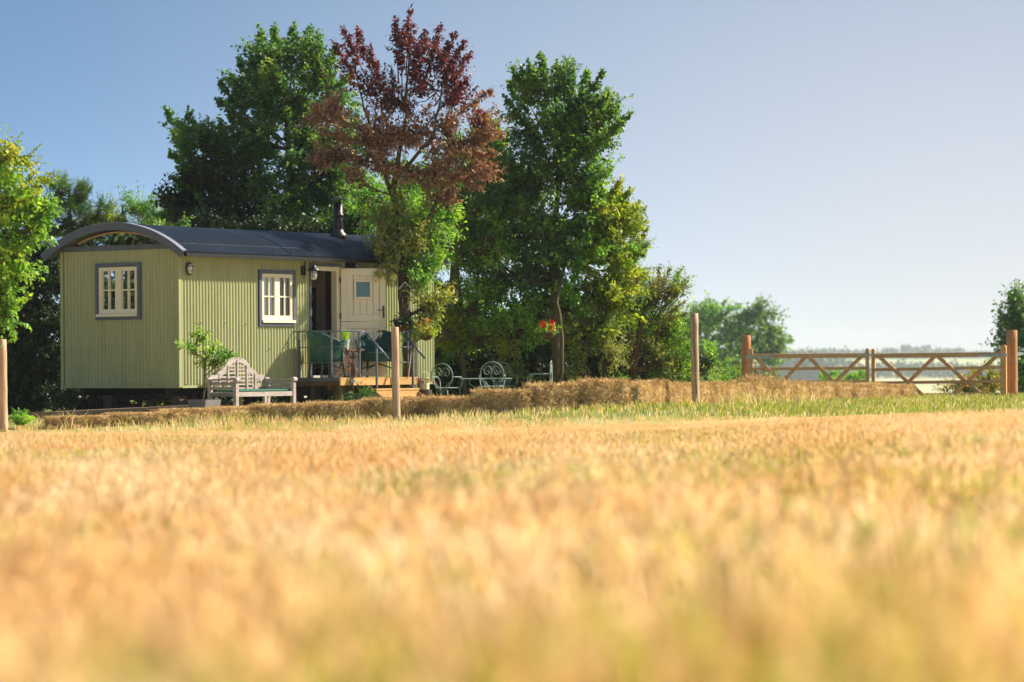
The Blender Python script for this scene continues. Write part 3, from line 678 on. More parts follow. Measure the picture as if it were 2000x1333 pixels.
# ------------------------------------------------------------------ Lutyens-style bench and cushion
BT0, BL, BD = .53, 1.47, .55
bw = W(BT0, .75, 0); bz = float(ground_z(bw.x, bw.y)) - .01
bench = empty('garden_bench', W(BT0, .75, bz), TH, 'weathered grey wooden bench with arched slatted back against the hut wall', 'bench')
sz = .55 - bz; az = .745 - bz; bk = 1.085 - bz
for x in (0, BL):
    b = MB(); b.box((x, 0, az / 2 - .01), (.07, .07, az - .02)); b.build('leg', M['benchwood'], bench)
    b = MB(); b.box((x, BD, az / 2), (.065, .06, az)); b.build('leg', M['benchwood'], bench)
    b = MB(); b.tube([(x - .045, -.02, az), (x + .045, -.02, az)], .045, 14); b.build('arm_scroll', M['benchwood'], bench, smooth=False)
    b = MB(); b.tube([(x - .045, BD + .02, az + .0), (x + .045, BD + .02, az + .0)], .04, 14); b.build('arm_scroll', M['benchwood'], bench)
    b = MB(); b.bar((x, .0, az + .015), (x, BD, az + .005), .08, .03); b.build('arm_rest', M['benchwood'], bench)
    for zz in (az - .06, az - .13, az - .24): 
        b = MB(); b.bar((x, .03, zz), (x, BD - .03, zz), .03, .045); b.build('arm_slat', M['benchwood'], bench)
    b = MB(); b.bar((x, .03, sz - .035), (x, BD - .03, sz - .035), .03, .07); b.build('side_rail', M['benchwood'], bench)
b = MB(); b.box((BL / 2, -.005, sz - .035), (BL - .075, .04, .075)); b.build('front_rail', M['benchwood'], bench)
b = MB(); b.box((BL / 2, BD, sz - .035), (BL - .07, .04, .07)); b.build('back_rail', M['benchwood'], bench)
for y in (.0, BD - .02):
    b = MB(); b.box((BL / 2, y, (sz - .075) / 2), (.06, .05, sz - .075)); b.build('leg', M['benchwood'], bench)
for i in range(5):
    b = MB(); b.box((BL / 2, .09 + .1 * i, sz - .012), (BL - .08, .07, .022)); b.build('seat_slat', M['benchwood'], bench)
# crest: arms -> scroll step -> arch
h = BL / 2; outer = [(0.03, az - .02), (.1, az + .05), (.17, az + .03), (.25, az + .06), (.29, az + .12), (.33, az + .10), (.37, az + .16)]
for a in np.linspace(2.75, math.pi / 2, 7): outer.append((h + .33 * math.cos(a), az + .06 + (bk - az - .06) * math.sin(a)))
crest = outer + [(BL - x, z) for x, z in outer[::-1][1:]]
b = MB()
for i, ((x0, z0), (x1, z1)) in enumerate(zip(crest[:-1], crest[1:])):
    dx, dz_ = x1 - x0, z1 - z0; l_ = math.hypot(dx, dz_); e = .012 / l_
    b.bar((x0 - dx * e, BD + .05 + .0006 * (i % 2), z0 - dz_ * e), (x1 + dx * e, BD + .05 + .0006 * (i % 2), z1 + dz_ * e), .035, .085, (0, 0, 1) if abs(dz_) < abs(dx) else (1, 0, 0))
b.build('crest', M['benchwood'], bench)
def crest_z(x):
    for (x0, z0), (x1, z1) in zip(crest[:-1], crest[1:]):
        if x0 <= x <= x1: return z0 + (z1 - z0) * (x - x0) / max(1e-6, x1 - x0)
    return az
for i in range(8):
    z = sz + .06 + .062 * i
    xs_ = [x for x in np.linspace(.05, BL - .05, 120) if crest_z(x) > z + .02]
    if xs_:
        b = MB(); b.box(((xs_[0] + xs_[-1]) / 2, BD + .045, z), (xs_[-1] - xs_[0], .018, .026)); b.build('back_slat', M['benchwood'], bench)
for x in (.28, h - .24, h, h + .24, BL - .28):
    b = MB(); b.box((x, BD + .028, (sz + crest_z(x)) / 2), (.04, .014, crest_z(x) - sz)); b.build('back_upright', M['benchwood'], bench)
b = MB(); b.box((BL / 2, .25, sz + .022), (BL - .14, .46, .04)); cu = b.build('bench_cushion', M['cushion'], None, bevel=.012); cu.location = bench.location; cu.rotation_euler = (0, 0, TH); tag(cu, 'flat dark green cushion along the seat of the arched bench', 'cushion')

# ------------------------------------------------------------------ tree builder
def tree(name, label, cat, polys, lobes, Y, group=None, leaf=(.07, .045), shoot=(.3, .6), per=16, up=.6, bark='bark', depth=.85, mats=None, droop=.25, stick=.005, seed=0, conn=.25, base=None, shellbias=.5, jitter=.05, spikes=(), anchor=None, slen=85, sw=1.0):
    """polys: trunk polylines [(px,py,radius_m[,Y])]; lobes: (px,py,rx,ry,n,mat[,dY]) laid out on the photo's plane at depth Y, given real depth"""
    global rng
    r0 = rng; rng = np.random.default_rng(seed + 100)
    nodes = []; tb = MB(); root = None
    for pl in polys:
        pts = [P(q[0], q[1], q[3] if len(q) > 3 else Y) for q in pl]; rs = [q[2] for q in pl]
        fine = []; fr = []
        for i in range(len(pts) - 1):
            m_ = max(2, int((pts[i + 1] - pts[i]).length / .18))
            for j in range(m_):
                f = j / m_; q = pts[i].lerp(pts[i + 1], f) + Vector(rng.normal(size=3) * .012); fine.append(q); fr.append(rs[i] * (1 - f) + rs[i + 1] * f)
        fine.append(pts[-1]); fr.append(rs[-1]); 
        if root is None:
            gp = fine[0]; zg = float(ground_z(gp.x, gp.y)) if base is None else base
            fine.insert(0, Vector((gp.x, gp.y, zg - .05))); fr.insert(0, fr[0] * 1.25)
            root = empty(name, (gp.x, gp.y, zg), 0, label, cat, group); off = np.array(root.location)
        nodes += list(zip(fine, fr)); tb.tube([p_ - root.location for p_ in fine], fr, 9)
    NP = np.array([list(a) for a, _ in nodes]); NR = np.array([r for _, r in nodes])
    S, Dv, Ls, Mi = [], [], [], []; mlist = []
    sk = 4; sv = []; 
    for lb in lobes:
        px, py, rx, ry, n, mt = lb[:6]; dy = lb[6] if len(lb) > 6 else 0; YY = Y + dy
        c = np.array(P(px, py, YY)); R = np.array([rx / FPX * YY, max(rx, ry * .6) / FPX * YY * depth, ry / FPX * YY])
        if mt not in mlist: mlist.append(mt)
        nc = max(3, n // 8); uc = rdir(nc); radc = (1 - (1 - rng.random(nc) ** shellbias) * .75)[:, None] * (1 + rng.normal(size=(nc, 1)) * jitter)
        ci = rng.integers(0, nc, n); cs = c + uc * R * radc; loc = rdir(n) * (leaf[0] * 2.6 * rng.random((n, 1)) ** .5); loc[:, 2] *= .6
        s = cs[ci] + loc; u = uc[ci] + loc / (leaf[0] * 2.6) * .6
        dv = u * .9 + np.array([0, 0, up]) + rng.normal(size=(n, 3)) * .45; dv /= np.linalg.norm(dv, axis=1, keepdims=True)
        ln = rng.uniform(shoot[0], shoot[1], n)
        S.append(s - dv * ln[:, None] * .5); Dv.append(dv); Ls.append(ln); Mi.append(np.full(n, mlist.index(mt)))
        # limb from trunk to lobe
        dist = np.linalg.norm(NP - c, axis=1) + 3 * np.maximum(0, NP[:, 2] - c[2] + .2); i = int(np.argmin(dist))
        A = Vector(NP[i]); B = Vector(c); mid = A.lerp(B, .5) + Vector((0, 0, -.12 * (B - A).length))
        limb = [A.lerp(mid, f).lerp(mid.lerp(B, f), f) for f in np.linspace(0, 1, 9)]
        r1 = min(NR[i] * .75, .06, .0045 * math.sqrt(n) * (YY / 58)); lr = [r1 * (1 - f) + .012 * f for f in np.linspace(0, 1, 9)]
        tb.tube([q - root.location for q in limb], lr, 6, False)
        for q in range(n):
            if rng.random() < conn:
                k_ = rng.integers(3, 9); a_ = limb[k_]; e_ = Vector(S[-1][q]); mm = a_.lerp(e_, .5) + Vector((0, 0, -.06))
                tb.tube([a_ - root.location, mm - root.location, e_ - root.location], [min(.014, r1), .009, .006], 4, False)
    for sp in spikes:                   # long leading shoots that stand out of the crown
        tip = np.array(P(sp[0], sp[1], Y + rng.uniform(-.5, .5))); ax, ay = anchor[sp[3]] if len(sp) > 3 else anchor[0]; mt = sp[2]
        if mt not in mlist: mlist.append(mt)
        an = np.array(P(ax, ay, Y)); dd = tip - an; dn = np.linalg.norm(dd); dd /= dn; ln_ = min(dn * .8, slen / FPX * Y)
        st_ = tip - dd * ln_; m_ = 5
        for j in range(m_):
            S.append((st_ + dd * ln_ * j / m_)[None]); Dv.append((dd + rng.normal(size=3) * .08)[None]); Ls.append(np.array([ln_ / m_])); Mi.append(np.array([mlist.index(mt)]))
            for q in range(3):
                v_ = dd * .8 + rng.normal(size=3) * .6; v_ /= np.linalg.norm(v_); S.append((st_ + dd * ln_ * (j + rng.random()) / m_ * .9)[None]); Dv.append(v_[None]); Ls.append(np.array([ln_ * .34 * (1.05 - j / m_) * sw])); Mi.append(np.array([mlist.index(mt)]))
        tb.tube([Vector(st_ - dd * .6 * ln_ - off), Vector(st_ - off), Vector(tip - off)], [.014, .009, .003], 4, False)
    S = np.concatenate(S); Dv = np.concatenate(Dv); Ls = np.concatenate(Ls); Mi = np.concatenate(Mi); n = len(S)
    for q in range(n):
        if rng.random() < .6: tb.tube([Vector(S[q] - off), Vector(S[q] + Dv[q] * Ls[q] - off)], [stick, stick * .5], 3, False)
    tb.build('trunk', M[bark], root, smooth=True)
    f = (np.arange(per)[None, :] + rng.random((n, per))) / per
    pos = S[:, None, :] + Dv[:, None, :] * (Ls[:, None] * f)[..., None]; pos = pos.reshape(-1, 3) + rng.normal(size=(n * per, 3)) * .018
    ld = np.repeat(Dv, per, 0) * .5 + rdir(n * per) * .9 + np.array([0, 0, -droop]); nr = np.array([0, 0, 1.]) * 1.0 + rdir(n * per) * .8
    Lf = leaf[0] * rng.uniform(.6, 1.25, n * per) * (1.1 - .35 * f.ravel()); Wf = Lf * leaf[1] / leaf[0] * rng.uniform(.8, 1.15, n * per)
    crown = leaves('crown', pos, ld, nr, Lf, Wf, [L_[m_] for m_ in mlist], np.repeat(Mi, per), root, off)
    rng = r0; return root

# ------------------------------------------------------------------ trees and shrubs
tree('broadleaf_tree', 'tall dark green tree rising behind the hut roof on the left', 'tree',
     [[(560, 700, .16), (565, 520, .13), (570, 380, .09), (560, 220, .05), (545, 90, .015)], [(567, 450, .07), (640, 330, .05), (640, 120, .012)], [(567, 470, .07), (470, 360, .05), (370, 260, .012)]],
     [(535, 110, 40, 50, 90, 'maple'), (600, 110, 38, 45, 70, 'maple'), (500, 180, 58, 48, 130, 'maple'), (575, 190, 80, 70, 190, 'maple'), (640, 170, 50, 70, 110, 'maple'),
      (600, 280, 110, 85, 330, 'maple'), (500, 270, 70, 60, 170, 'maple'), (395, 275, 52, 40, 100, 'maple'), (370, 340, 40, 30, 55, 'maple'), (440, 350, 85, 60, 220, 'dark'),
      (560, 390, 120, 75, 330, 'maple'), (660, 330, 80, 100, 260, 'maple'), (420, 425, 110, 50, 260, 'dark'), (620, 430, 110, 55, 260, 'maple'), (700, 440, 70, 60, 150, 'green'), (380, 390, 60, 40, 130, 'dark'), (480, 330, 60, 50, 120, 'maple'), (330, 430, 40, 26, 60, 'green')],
     61, leaf=(.105, .075), shoot=(.3, .65), per=15, up=.6, seed=1, shellbias=.6, jitter=.03, anchor=((560, 330), (480, 440)),
     spikes=[(x, y, 'maple') for x, y in ((506, 50), (535, 46), (575, 45), (605, 52), (630, 80), (465, 112), (490, 108), (442, 140), (427, 157), (422, 190), (512, 92), (450, 215), (655, 90), (560, 75))] + [(x, y, 'maple', 1) for x, y in ((322, 210), (365, 217), (430, 237), (332, 250), (330, 295), (330, 340), (392, 240), (315, 387), (345, 275))])
tree('broadleaf_tree', 'tall green tree with spiky top right of the withered bronze tree', 'tree',
     [[(1090, 752, .11, 57), (1086, 640, .09, 57.2), (1082, 520, .07, 58), (1090, 380, .05, 58.4), (1095, 240, .03, 58.4), (1090, 150, .012, 58)], [(1096, 745, .045, 56.8), (1099, 680, .04, 56.8), (1088, 590, .035, 56.9), (1110, 480, .02, 58)]],
     [(1050, 165, 38, 40, 60, 'maple'), (1110, 165, 45, 35, 70, 'maple'), (1165, 195, 42, 35, 60, 'maple'), (1080, 240, 70, 55, 150, 'maple'), (1150, 265, 55, 45, 100, 'maple'), (1030, 250, 40, 45, 60, 'maple'),
      (1100, 330, 95, 60, 240, 'maple'), (1010, 340, 60, 70, 150, 'maple'), (1170, 370, 55, 70, 170, 'green'), (1080, 430, 105, 70, 280, 'maple'), (1185, 450, 65, 70, 220, 'lime'), (985, 440, 65, 80, 190, 'maple'),
      (1140, 500, 90, 60, 220, 'green'), (1205, 540, 55, 60, 160, 'lime'), (1040, 520, 80, 60, 190, 'maple'), (960, 530, 65, 70, 170, 'green'), (1100, 590, 90, 50, 200, 'green'), (1190, 600, 60, 40, 120, 'lime'), (1085, 640, 60, 34, 110, 'green', 1.2), (1030, 600, 50, 40, 120, 'green', -.2), (1150, 640, 46, 36, 110, 'lime', -.4)],  # lime lobes put the sunlit side into the leaf colour
     58, leaf=(.098, .07), shoot=(.3, .6), per=15, up=.55, seed=2, shellbias=.6, jitter=.03, anchor=((1095, 330), (1150, 480)),
     spikes=[(x, y, 'maple') for x, y in ((1055, 103), (1087, 115), (1120, 120), (1150, 135), (1177, 137), (1192, 172), (1235, 220), (1220, 237), (1200, 187), (1000, 132), (992, 157), (1172, 280), (1030, 118), (1210, 205), (985, 190), (1180, 250))] + [(x, y, 'lime', 1) for x, y in ((1260, 440), (1250, 400), (1262, 500), (1235, 370), (1265, 545), (1215, 345))])
tree('withered_tree', 'withered tree with purple crown and copper-brown leaves beside the deck', 'tree',
     [[(803, 768, .125), (797, 660, .11), (786, 560, .10), (792, 500, .085), (772, 430, .06), (770, 350, .05), (790, 250, .03), (805, 40, .007)], [(772, 400, .045), (735, 300, .03), (690, 130, .006)],
      [(771, 350, .04), (845, 270, .025), (880, 90, .006)], [(790, 500, .06), (815, 470, .05), (860, 380, .03), (930, 280, .008)]],
     [(800, 95, 34, 60, 32, 'purple'), (868, 115, 42, 45, 39, 'purple'), (835, 160, 60, 50, 50, 'purple'), (690, 120, 28, 45, 25, 'purple'), (725, 170, 48, 40, 36, 'purple'), (770, 190, 60, 45, 50, 'purple'), (890, 190, 45, 45, 39, 'purple'), (935, 220, 35, 35, 24, 'purple'),
      (650, 220, 42, 45, 53, 'copper'), (720, 250, 65, 50, 98, 'copper'), (800, 250, 70, 50, 116, 'copper'), (880, 270, 60, 45, 90, 'copper'), (950, 260, 38, 34, 35, 'copper'), (660, 290, 52, 40, 58, 'copper'), (740, 310, 60, 40, 80, 'copper'),
      (840, 330, 75, 45, 116, 'copper'), (920, 330, 45, 45, 57, 'copper'), (700, 350, 40, 30, 26, 'copper'), (880, 385, 45, 28, 31, 'copper'), (790, 400, 50, 40, 45, 'olive'), (760, 450, 55, 45, 70, 'olive'), (830, 450, 60, 50, 100, 'green'), (745, 505, 26, 30, 30, 'olive', -.4), (825, 520, 42, 45, 120, 'green', -.2), (840, 590, 34, 40, 100, 'olive', -.2), (815, 470, 50, 30, 90, 'olive', -.3), (770, 485, 26, 26, 36, 'olive', -.5), (812, 640, 22, 30, 36, 'green', -.1), (800, 420, 60, 40, 80, 'green', .5), (870, 430, 50, 40, 80, 'green', .5)],
     54, leaf=(.085, .05), shoot=(.25, .55), per=13, up=.45, droop=.6, seed=3, shellbias=.7, jitter=.05, anchor=((785, 300),), sw=.8,
     spikes=[(x, y, 'purple') for x, y in ((800, 15), (772, 30), (830, 57), (862, 47), (910, 77), (922, 100), (667, 50), (695, 52), (720, 87), (920, 145), (785, 60), (890, 60), (650, 80), (815, 80))] + [(x, y, 'copper') for x, y in ((965, 172), (985, 262), (975, 300), (605, 200), (612, 250), (625, 310), (945, 370))])
tree('middle_tree', 'paler green tree filling the canopy behind the withered tree', 'tree',
     [[(880, 770, .1), (885, 560, .08), (890, 420, .05), (900, 320, .02)]],
     [(960, 285, 42, 55, 110, 'green'), (905, 330, 65, 70, 200, 'green'), (1000, 360, 60, 80, 180, 'maple'), (820, 375, 80, 60, 200, 'green'), (740, 395, 70, 60, 170, 'green'), (680, 415, 60, 50, 120, 'green'), (950, 430, 80, 70, 220, 'green'), (860, 450, 80, 60, 180, 'olive')],
     65, leaf=(.10, .07), shoot=(.3, .6), per=14, up=.5, seed=15, shellbias=.6, jitter=.04, anchor=((930, 380),), spikes=[(950, 225, 'green'), (975, 230, 'green'), (925, 250, 'green'), (990, 262, 'green')])
tree('ivy_thicket', 'leafy green thicket between the withered tree and the spiky green tree', 'shrub',
     [[(905, 765, .06), (900, 620, .05), (890, 500, .02)]],
     [(780, 400, 60, 50, 130, 'green', 2), (860, 400, 70, 55, 150, 'green', 2), (720, 400, 50, 50, 100, 'green', 2.5), (860, 480, 65, 60, 190, 'green'), (930, 590, 70, 60, 190, 'green'), (850, 560, 55, 55, 170, 'olive'), (870, 640, 50, 40, 130, 'lime'), (835, 620, 26, 60, 90, 'lime', -1.0), (940, 660, 70, 36, 150, 'lime'), (1010, 640, 60, 50, 150, 'green'), (900, 410, 60, 60, 190, 'maple'), (955, 350, 40, 60, 110, 'maple'), (950, 470, 50, 60, 150, 'green'), (800, 530, 40, 60, 80, 'olive'), (1000, 700, 50, 26, 60, 'olive')],  # lower lobes in lime: sunlight painted as a lighter leaf
     57.5, leaf=(.062, .044), shoot=(.25, .5), per=16, up=.3, seed=4)
tree('hawthorn_tree', 'bushy hawthorn with red-barked trunk beside the right-hand stake', 'tree',
     [[(1238, 752, .07), (1240, 700, .065), (1250, 640, .05), (1262, 600, .035), (1290, 545, .012)], [(1240, 705, .05), (1225, 640, .03), (1235, 540, .01)]],
     [(1270, 580, 55, 45, 150, 'olive'), (1310, 560, 35, 28, 36, 'green'), (1240, 530, 40, 45, 100, 'green'), (1230, 600, 50, 50, 150, 'green'), (1300, 640, 50, 45, 150, 'green'), (1320, 700, 42, 40, 130, 'green'), (1285, 700, 50, 50, 150, 'olive'), (1235, 480, 32, 45, 70, 'green'), (1205, 690, 40, 40, 70, 'dark')],
     60, leaf=(.05, .036), shoot=(.3, .7), per=20, up=.5, bark='barkred', seed=5, anchor=((1265, 640), (1225, 500)), sw=.9,
     spikes=[(x, y, 'olive') for x, y in ((1292, 515), (1335, 520), (1345, 540), (1330, 565), (1345, 585), (1310, 520), (1350, 610))] + [(x, y, 'olive', 1) for x, y in ((1262, 402), (1268, 440), (1250, 395), (1270, 475))])
tree('drooping_shrub', 'grey-green drooping shrub right of the pale tree trunk', 'shrub',
     [[(1180, 755, .04), (1178, 700, .035), (1170, 640, .015)]],
     [(1165, 640, 55, 40, 150, 'olive'), (1190, 690, 40, 30, 100, 'olive'), (1130, 680, 42, 36, 110, 'olive'), (1140, 730, 34, 22, 60, 'olive')], 57.6, leaf=(.05, .03), shoot=(.25, .5), per=16, up=-.1, droop=.5, bark='barkdark', seed=6)
def hedge(label, xs_, top, bot, Y, mt, seed, n=170, leaf=(.075, .058), r=50, per=15, cat='hedge', name='hedge_shrub', group=None, **kw):
    lb = []
    rr_ = np.random.default_rng(seed)
    for x in xs_:
        y = bot - 20
        while y > top + 10:
            lb.append((x + rr_.uniform(-12, 12), y, r, 34, n, mt if not isinstance(mt, (list, tuple)) else mt[int(rr_.integers(len(mt)))], rr_.uniform(-.4, .6))); y -= 46
    xm = sum(xs_) / len(xs_)
    return tree(name, label, cat, [[(xm, bot, .05), (xm + 5, (bot + top) / 2, .035), (xm - 4, top + 20, .012)]], lb, Y, group, leaf=leaf, shoot=(.2, .42), per=per, up=.3, bark='barkdark', seed=seed, conn=.12, depth=.7, **kw)
G = 'hedge along the back of the garden'
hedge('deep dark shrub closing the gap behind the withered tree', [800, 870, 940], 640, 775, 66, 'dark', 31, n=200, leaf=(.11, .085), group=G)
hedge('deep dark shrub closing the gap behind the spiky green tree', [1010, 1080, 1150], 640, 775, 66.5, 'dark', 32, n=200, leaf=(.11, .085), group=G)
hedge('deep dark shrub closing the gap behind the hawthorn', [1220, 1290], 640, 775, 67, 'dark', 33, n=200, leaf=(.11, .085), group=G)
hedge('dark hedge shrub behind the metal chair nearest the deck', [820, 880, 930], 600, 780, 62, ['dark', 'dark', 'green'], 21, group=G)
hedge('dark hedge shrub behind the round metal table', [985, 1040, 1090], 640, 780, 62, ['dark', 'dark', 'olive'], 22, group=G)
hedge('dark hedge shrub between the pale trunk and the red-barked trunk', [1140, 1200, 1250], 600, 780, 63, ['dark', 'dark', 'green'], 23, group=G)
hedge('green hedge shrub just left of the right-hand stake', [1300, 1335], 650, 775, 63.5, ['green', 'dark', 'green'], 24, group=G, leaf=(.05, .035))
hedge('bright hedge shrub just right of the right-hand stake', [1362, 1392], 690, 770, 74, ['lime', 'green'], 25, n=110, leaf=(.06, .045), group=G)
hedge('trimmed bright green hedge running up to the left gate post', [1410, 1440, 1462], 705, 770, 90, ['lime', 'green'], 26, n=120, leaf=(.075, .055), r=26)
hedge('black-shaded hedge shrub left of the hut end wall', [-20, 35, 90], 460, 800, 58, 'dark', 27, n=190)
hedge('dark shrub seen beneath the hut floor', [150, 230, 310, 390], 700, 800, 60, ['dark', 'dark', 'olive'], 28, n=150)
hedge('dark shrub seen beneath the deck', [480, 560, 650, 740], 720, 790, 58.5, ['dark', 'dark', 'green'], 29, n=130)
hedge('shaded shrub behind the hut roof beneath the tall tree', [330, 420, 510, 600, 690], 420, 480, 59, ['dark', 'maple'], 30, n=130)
tree('leafy_tree', 'near leafy tree with yellowing leaves reaching in from the left edge', 'tree',
     [[(-90, 830, .12), (-80, 600, .1), (-60, 420, .06), (-30, 300, .02)]],
     [(10, 300, 40, 40, 42, 'lime'), (-10, 350, 60, 50, 70, 'green'), (50, 390, 52, 42, 75, 'green'), (75, 440, 45, 36, 50, 'green'), (10, 430, 60, 45, 80, 'green'), (25, 500, 45, 45, 66, 'green'), (5, 560, 40, 40, 60, 'green'), (15, 620, 32, 38, 48, 'green'), (-50, 500, 60, 60, 60, 'green'), (-60, 620, 50, 60, 50, 'green'), (45, 370, 40, 26, 26, 'lime')],
     44, leaf=(.085, .062), shoot=(.3, .6), per=15, up=.1, droop=.5, seed=7)
tree('conifer_tree', 'rounded bright green conifer behind the hut roof, far left', 'tree',
     [[(140, 800, .12), (140, 500, .08), (135, 370, .02)]],
     [(110, 375, 55, 34, 190, 'fir'), (165, 385, 45, 32, 150, 'fir'), (190, 420, 50, 36, 160, 'fir'), (130, 430, 70, 40, 220, 'fir'), (90, 440, 50, 50, 130, 'fir'), (150, 480, 90, 40, 150, 'dark')], 67, leaf=(.05, .016), shoot=(.15, .35), per=26, up=.5, seed=8)
tree('ash_sapling', 'feathery yellow-green tree just above the curved end of the hut roof', 'tree',
     [[(240, 800, .08), (240, 520, .06), (240, 400, .015)]],
     [(215, 425, 50, 26, 120, 'lime'), (265, 400, 40, 22, 80, 'green'), (300, 425, 34, 24, 60, 'lime'), (250, 445, 60, 24, 120, 'lime'), (325, 440, 40, 30, 80, 'green'), (160, 450, 50, 25, 80, 'lime')], 67.5, leaf=(.085, .028), shoot=(.35, .7), per=18, up=.4, seed=9)
# far trees and bushes beyond the gate
tree('far_tree', 'broad hazy green tree beyond the gate, right of the stake', 'tree',
     [[(1425, 790, .5), (1425, 690, .4), (1420, 640, .25)], [(1425, 700, .3), (1480, 660, .15)]],
     [(1395, 612, 34, 18, 70, 'green'), (1360, 630, 34, 22, 70, 'green'), (1430, 645, 42, 26, 95, 'green'), (1468, 612, 36, 18, 70, 'maple'), (1502, 640, 26, 24, 60, 'maple'), (1420, 685, 66, 30, 140, 'green'), (1495, 685, 36, 30, 80, 'maple'), (1370, 690, 46, 38, 110, 'green'), (1470, 730, 56, 22, 80, 'maple'), (1520, 660, 14, 16, 24, 'maple')],
     260, leaf=(.40, .28), shoot=(1.2, 2.6), per=16, up=.5, bark='barkdark', stick=.03, seed=10, jitter=.1, base=-9)
tree('edge_tree', 'dark green tree behind the tall gate post at the right edge', 'tree',
     [[(2030, 790, .2), (2030, 690, .15), (2020, 600, .05)]],
     [(1985, 580, 22, 24, 40, 'maple'), (1965, 625, 30, 18, 36, 'maple'), (1995, 640, 32, 32, 70, 'maple'), (1960, 675, 24, 18, 30, 'maple'), (2010, 700, 40, 40, 110, 'maple'), (1998, 745, 26, 30, 80, 'maple'), (2030, 620, 50, 60, 110, 'maple')], 95, leaf=(.13, .09), shoot=(.5, 1.0), per=15, up=.4, stick=.008, seed=11)
tree('field_bush', 'yellowing bush seen through the right-hand gate near its hinge post', 'shrub',
     [[(1900, 790, .05), (1900, 750, .02)]], [(1880, 755, 40, 22, 70, 'gold'), (1925, 745, 40, 26, 80, 'gold'), (1945, 735, 24, 18, 40, 'lime'), (1900, 775, 60, 14, 70, 'lime')], 92, leaf=(.10, .07), shoot=(.4, .8), per=14, up=.3, seed=12)
tree('field_bush', 'small round green bush seen through the left-hand gate', 'shrub',
     [[(1660, 765, .08), (1660, 745, .03)]], [(1672, 738, 16, 11, 60, 'green'), (1620, 738, 22, 10, 70, 'green'), (1640, 748, 40, 9, 70, 'green')], 150, leaf=(.16, .12), shoot=(.3, .6), per=14, up=.3, seed=13, base=-4.0)

for i, (px, Y, lab) in enumerate(((-900, 48.6, 'dark green tree standing alone at the left of the yard'),)):
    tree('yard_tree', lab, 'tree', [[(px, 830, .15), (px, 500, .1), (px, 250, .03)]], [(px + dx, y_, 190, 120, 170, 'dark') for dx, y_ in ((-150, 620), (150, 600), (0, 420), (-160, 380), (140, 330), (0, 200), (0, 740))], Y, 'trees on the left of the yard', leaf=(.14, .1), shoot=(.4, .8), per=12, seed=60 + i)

# distant wooded ridge
farw = leafmat('leaf_distant', [(.05, .08, .035), (.07, .10, .04), (.10, .13, .05)], .3, noise=.02)
L_['far'] = farw
DY = 2550
for i, (px, w_, h_, lab, kind) in enumerate(((1735, 22, 9, 'low rounded tree on the far ridge above the gate meeting posts', 0), (1772, 12, 16, 'wide-topped tree on the far ridge, left of the two pointed ones', 0), (1788, 7, 12, 'smaller pointed tree on the far ridge', 1), (1808, 11, 17, 'largest pointed tree on the far ridge above the right gate', 1), (1826, 16, 8, 'low tree clump on the far ridge right of the pointed trees', 0), (1860, 14, 8, 'lone low tree on the far ridge near the right gate hinge', 0), (1625, 9, 14, 'rounded tree on the far ridge framed by the left gate', 0))):
    gy_ = 693 if px != 1625 else 722
    lb = []
    if kind:
        for j in range(6): lb.append((px, gy_ - h_ + 3 + j * (h_ / 5), max(1.2, w_ * (.12 + .16 * j)), 2.4, 26, 'far'))
    else:
        rr_ = np.random.default_rng(i)
        for j in range(5): lb.append((px + rr_.uniform(-.6, .6) * w_, gy_ - h_ * rr_.uniform(.3, .75), w_ * .42, h_ * .33, 34, 'far'))
    tree('ridge_tree', lab, 'tree', [[(px, gy_ + 2, .6), (px, gy_ - h_ * .6, .3)]], lb, DY, 'trees on the far ridge', leaf=(1.6, 1.2), shoot=(1.5, 3), per=12, up=.3, stick=.1, seed=40 + i, bark='barkdark', base=-2.0)
# woods on the far slope, one mass
pos = []
r9 = np.random.default_rng(99)
for band, (y0, y1, x0, x1, YY, n) in enumerate(((692, 727, 1480, 2080, 2350, 1500), (722, 728, 1480, 2080, 1700, 420), (697, 712, 1480, 2080, 2500, 700), (704, 735, 1500, 1640, 1500, 300))):
    for k in range(n):
        px = r9.uniform(x0, x1); py = r9.uniform(y0, y1) + 3 * math.sin(px * .03 + band); pos.append(np.array(P(px, py, YY + r9.uniform(-60, 60))))
pos = np.array(pos); per = 14
lp = np.repeat(pos, per, 0) + r9.normal(size=(len(pos) * per, 3)) * [3.2, 3.2, 1.6]
k = len(lp); o = leaves('distant_wood', lp, rdir(k), rdir(k), np.full(k, 3.0), np.full(k, 2.4), [farw]); tag(o, 'blue hazy woodland covering the far ridge', 'woodland', kind='stuff')

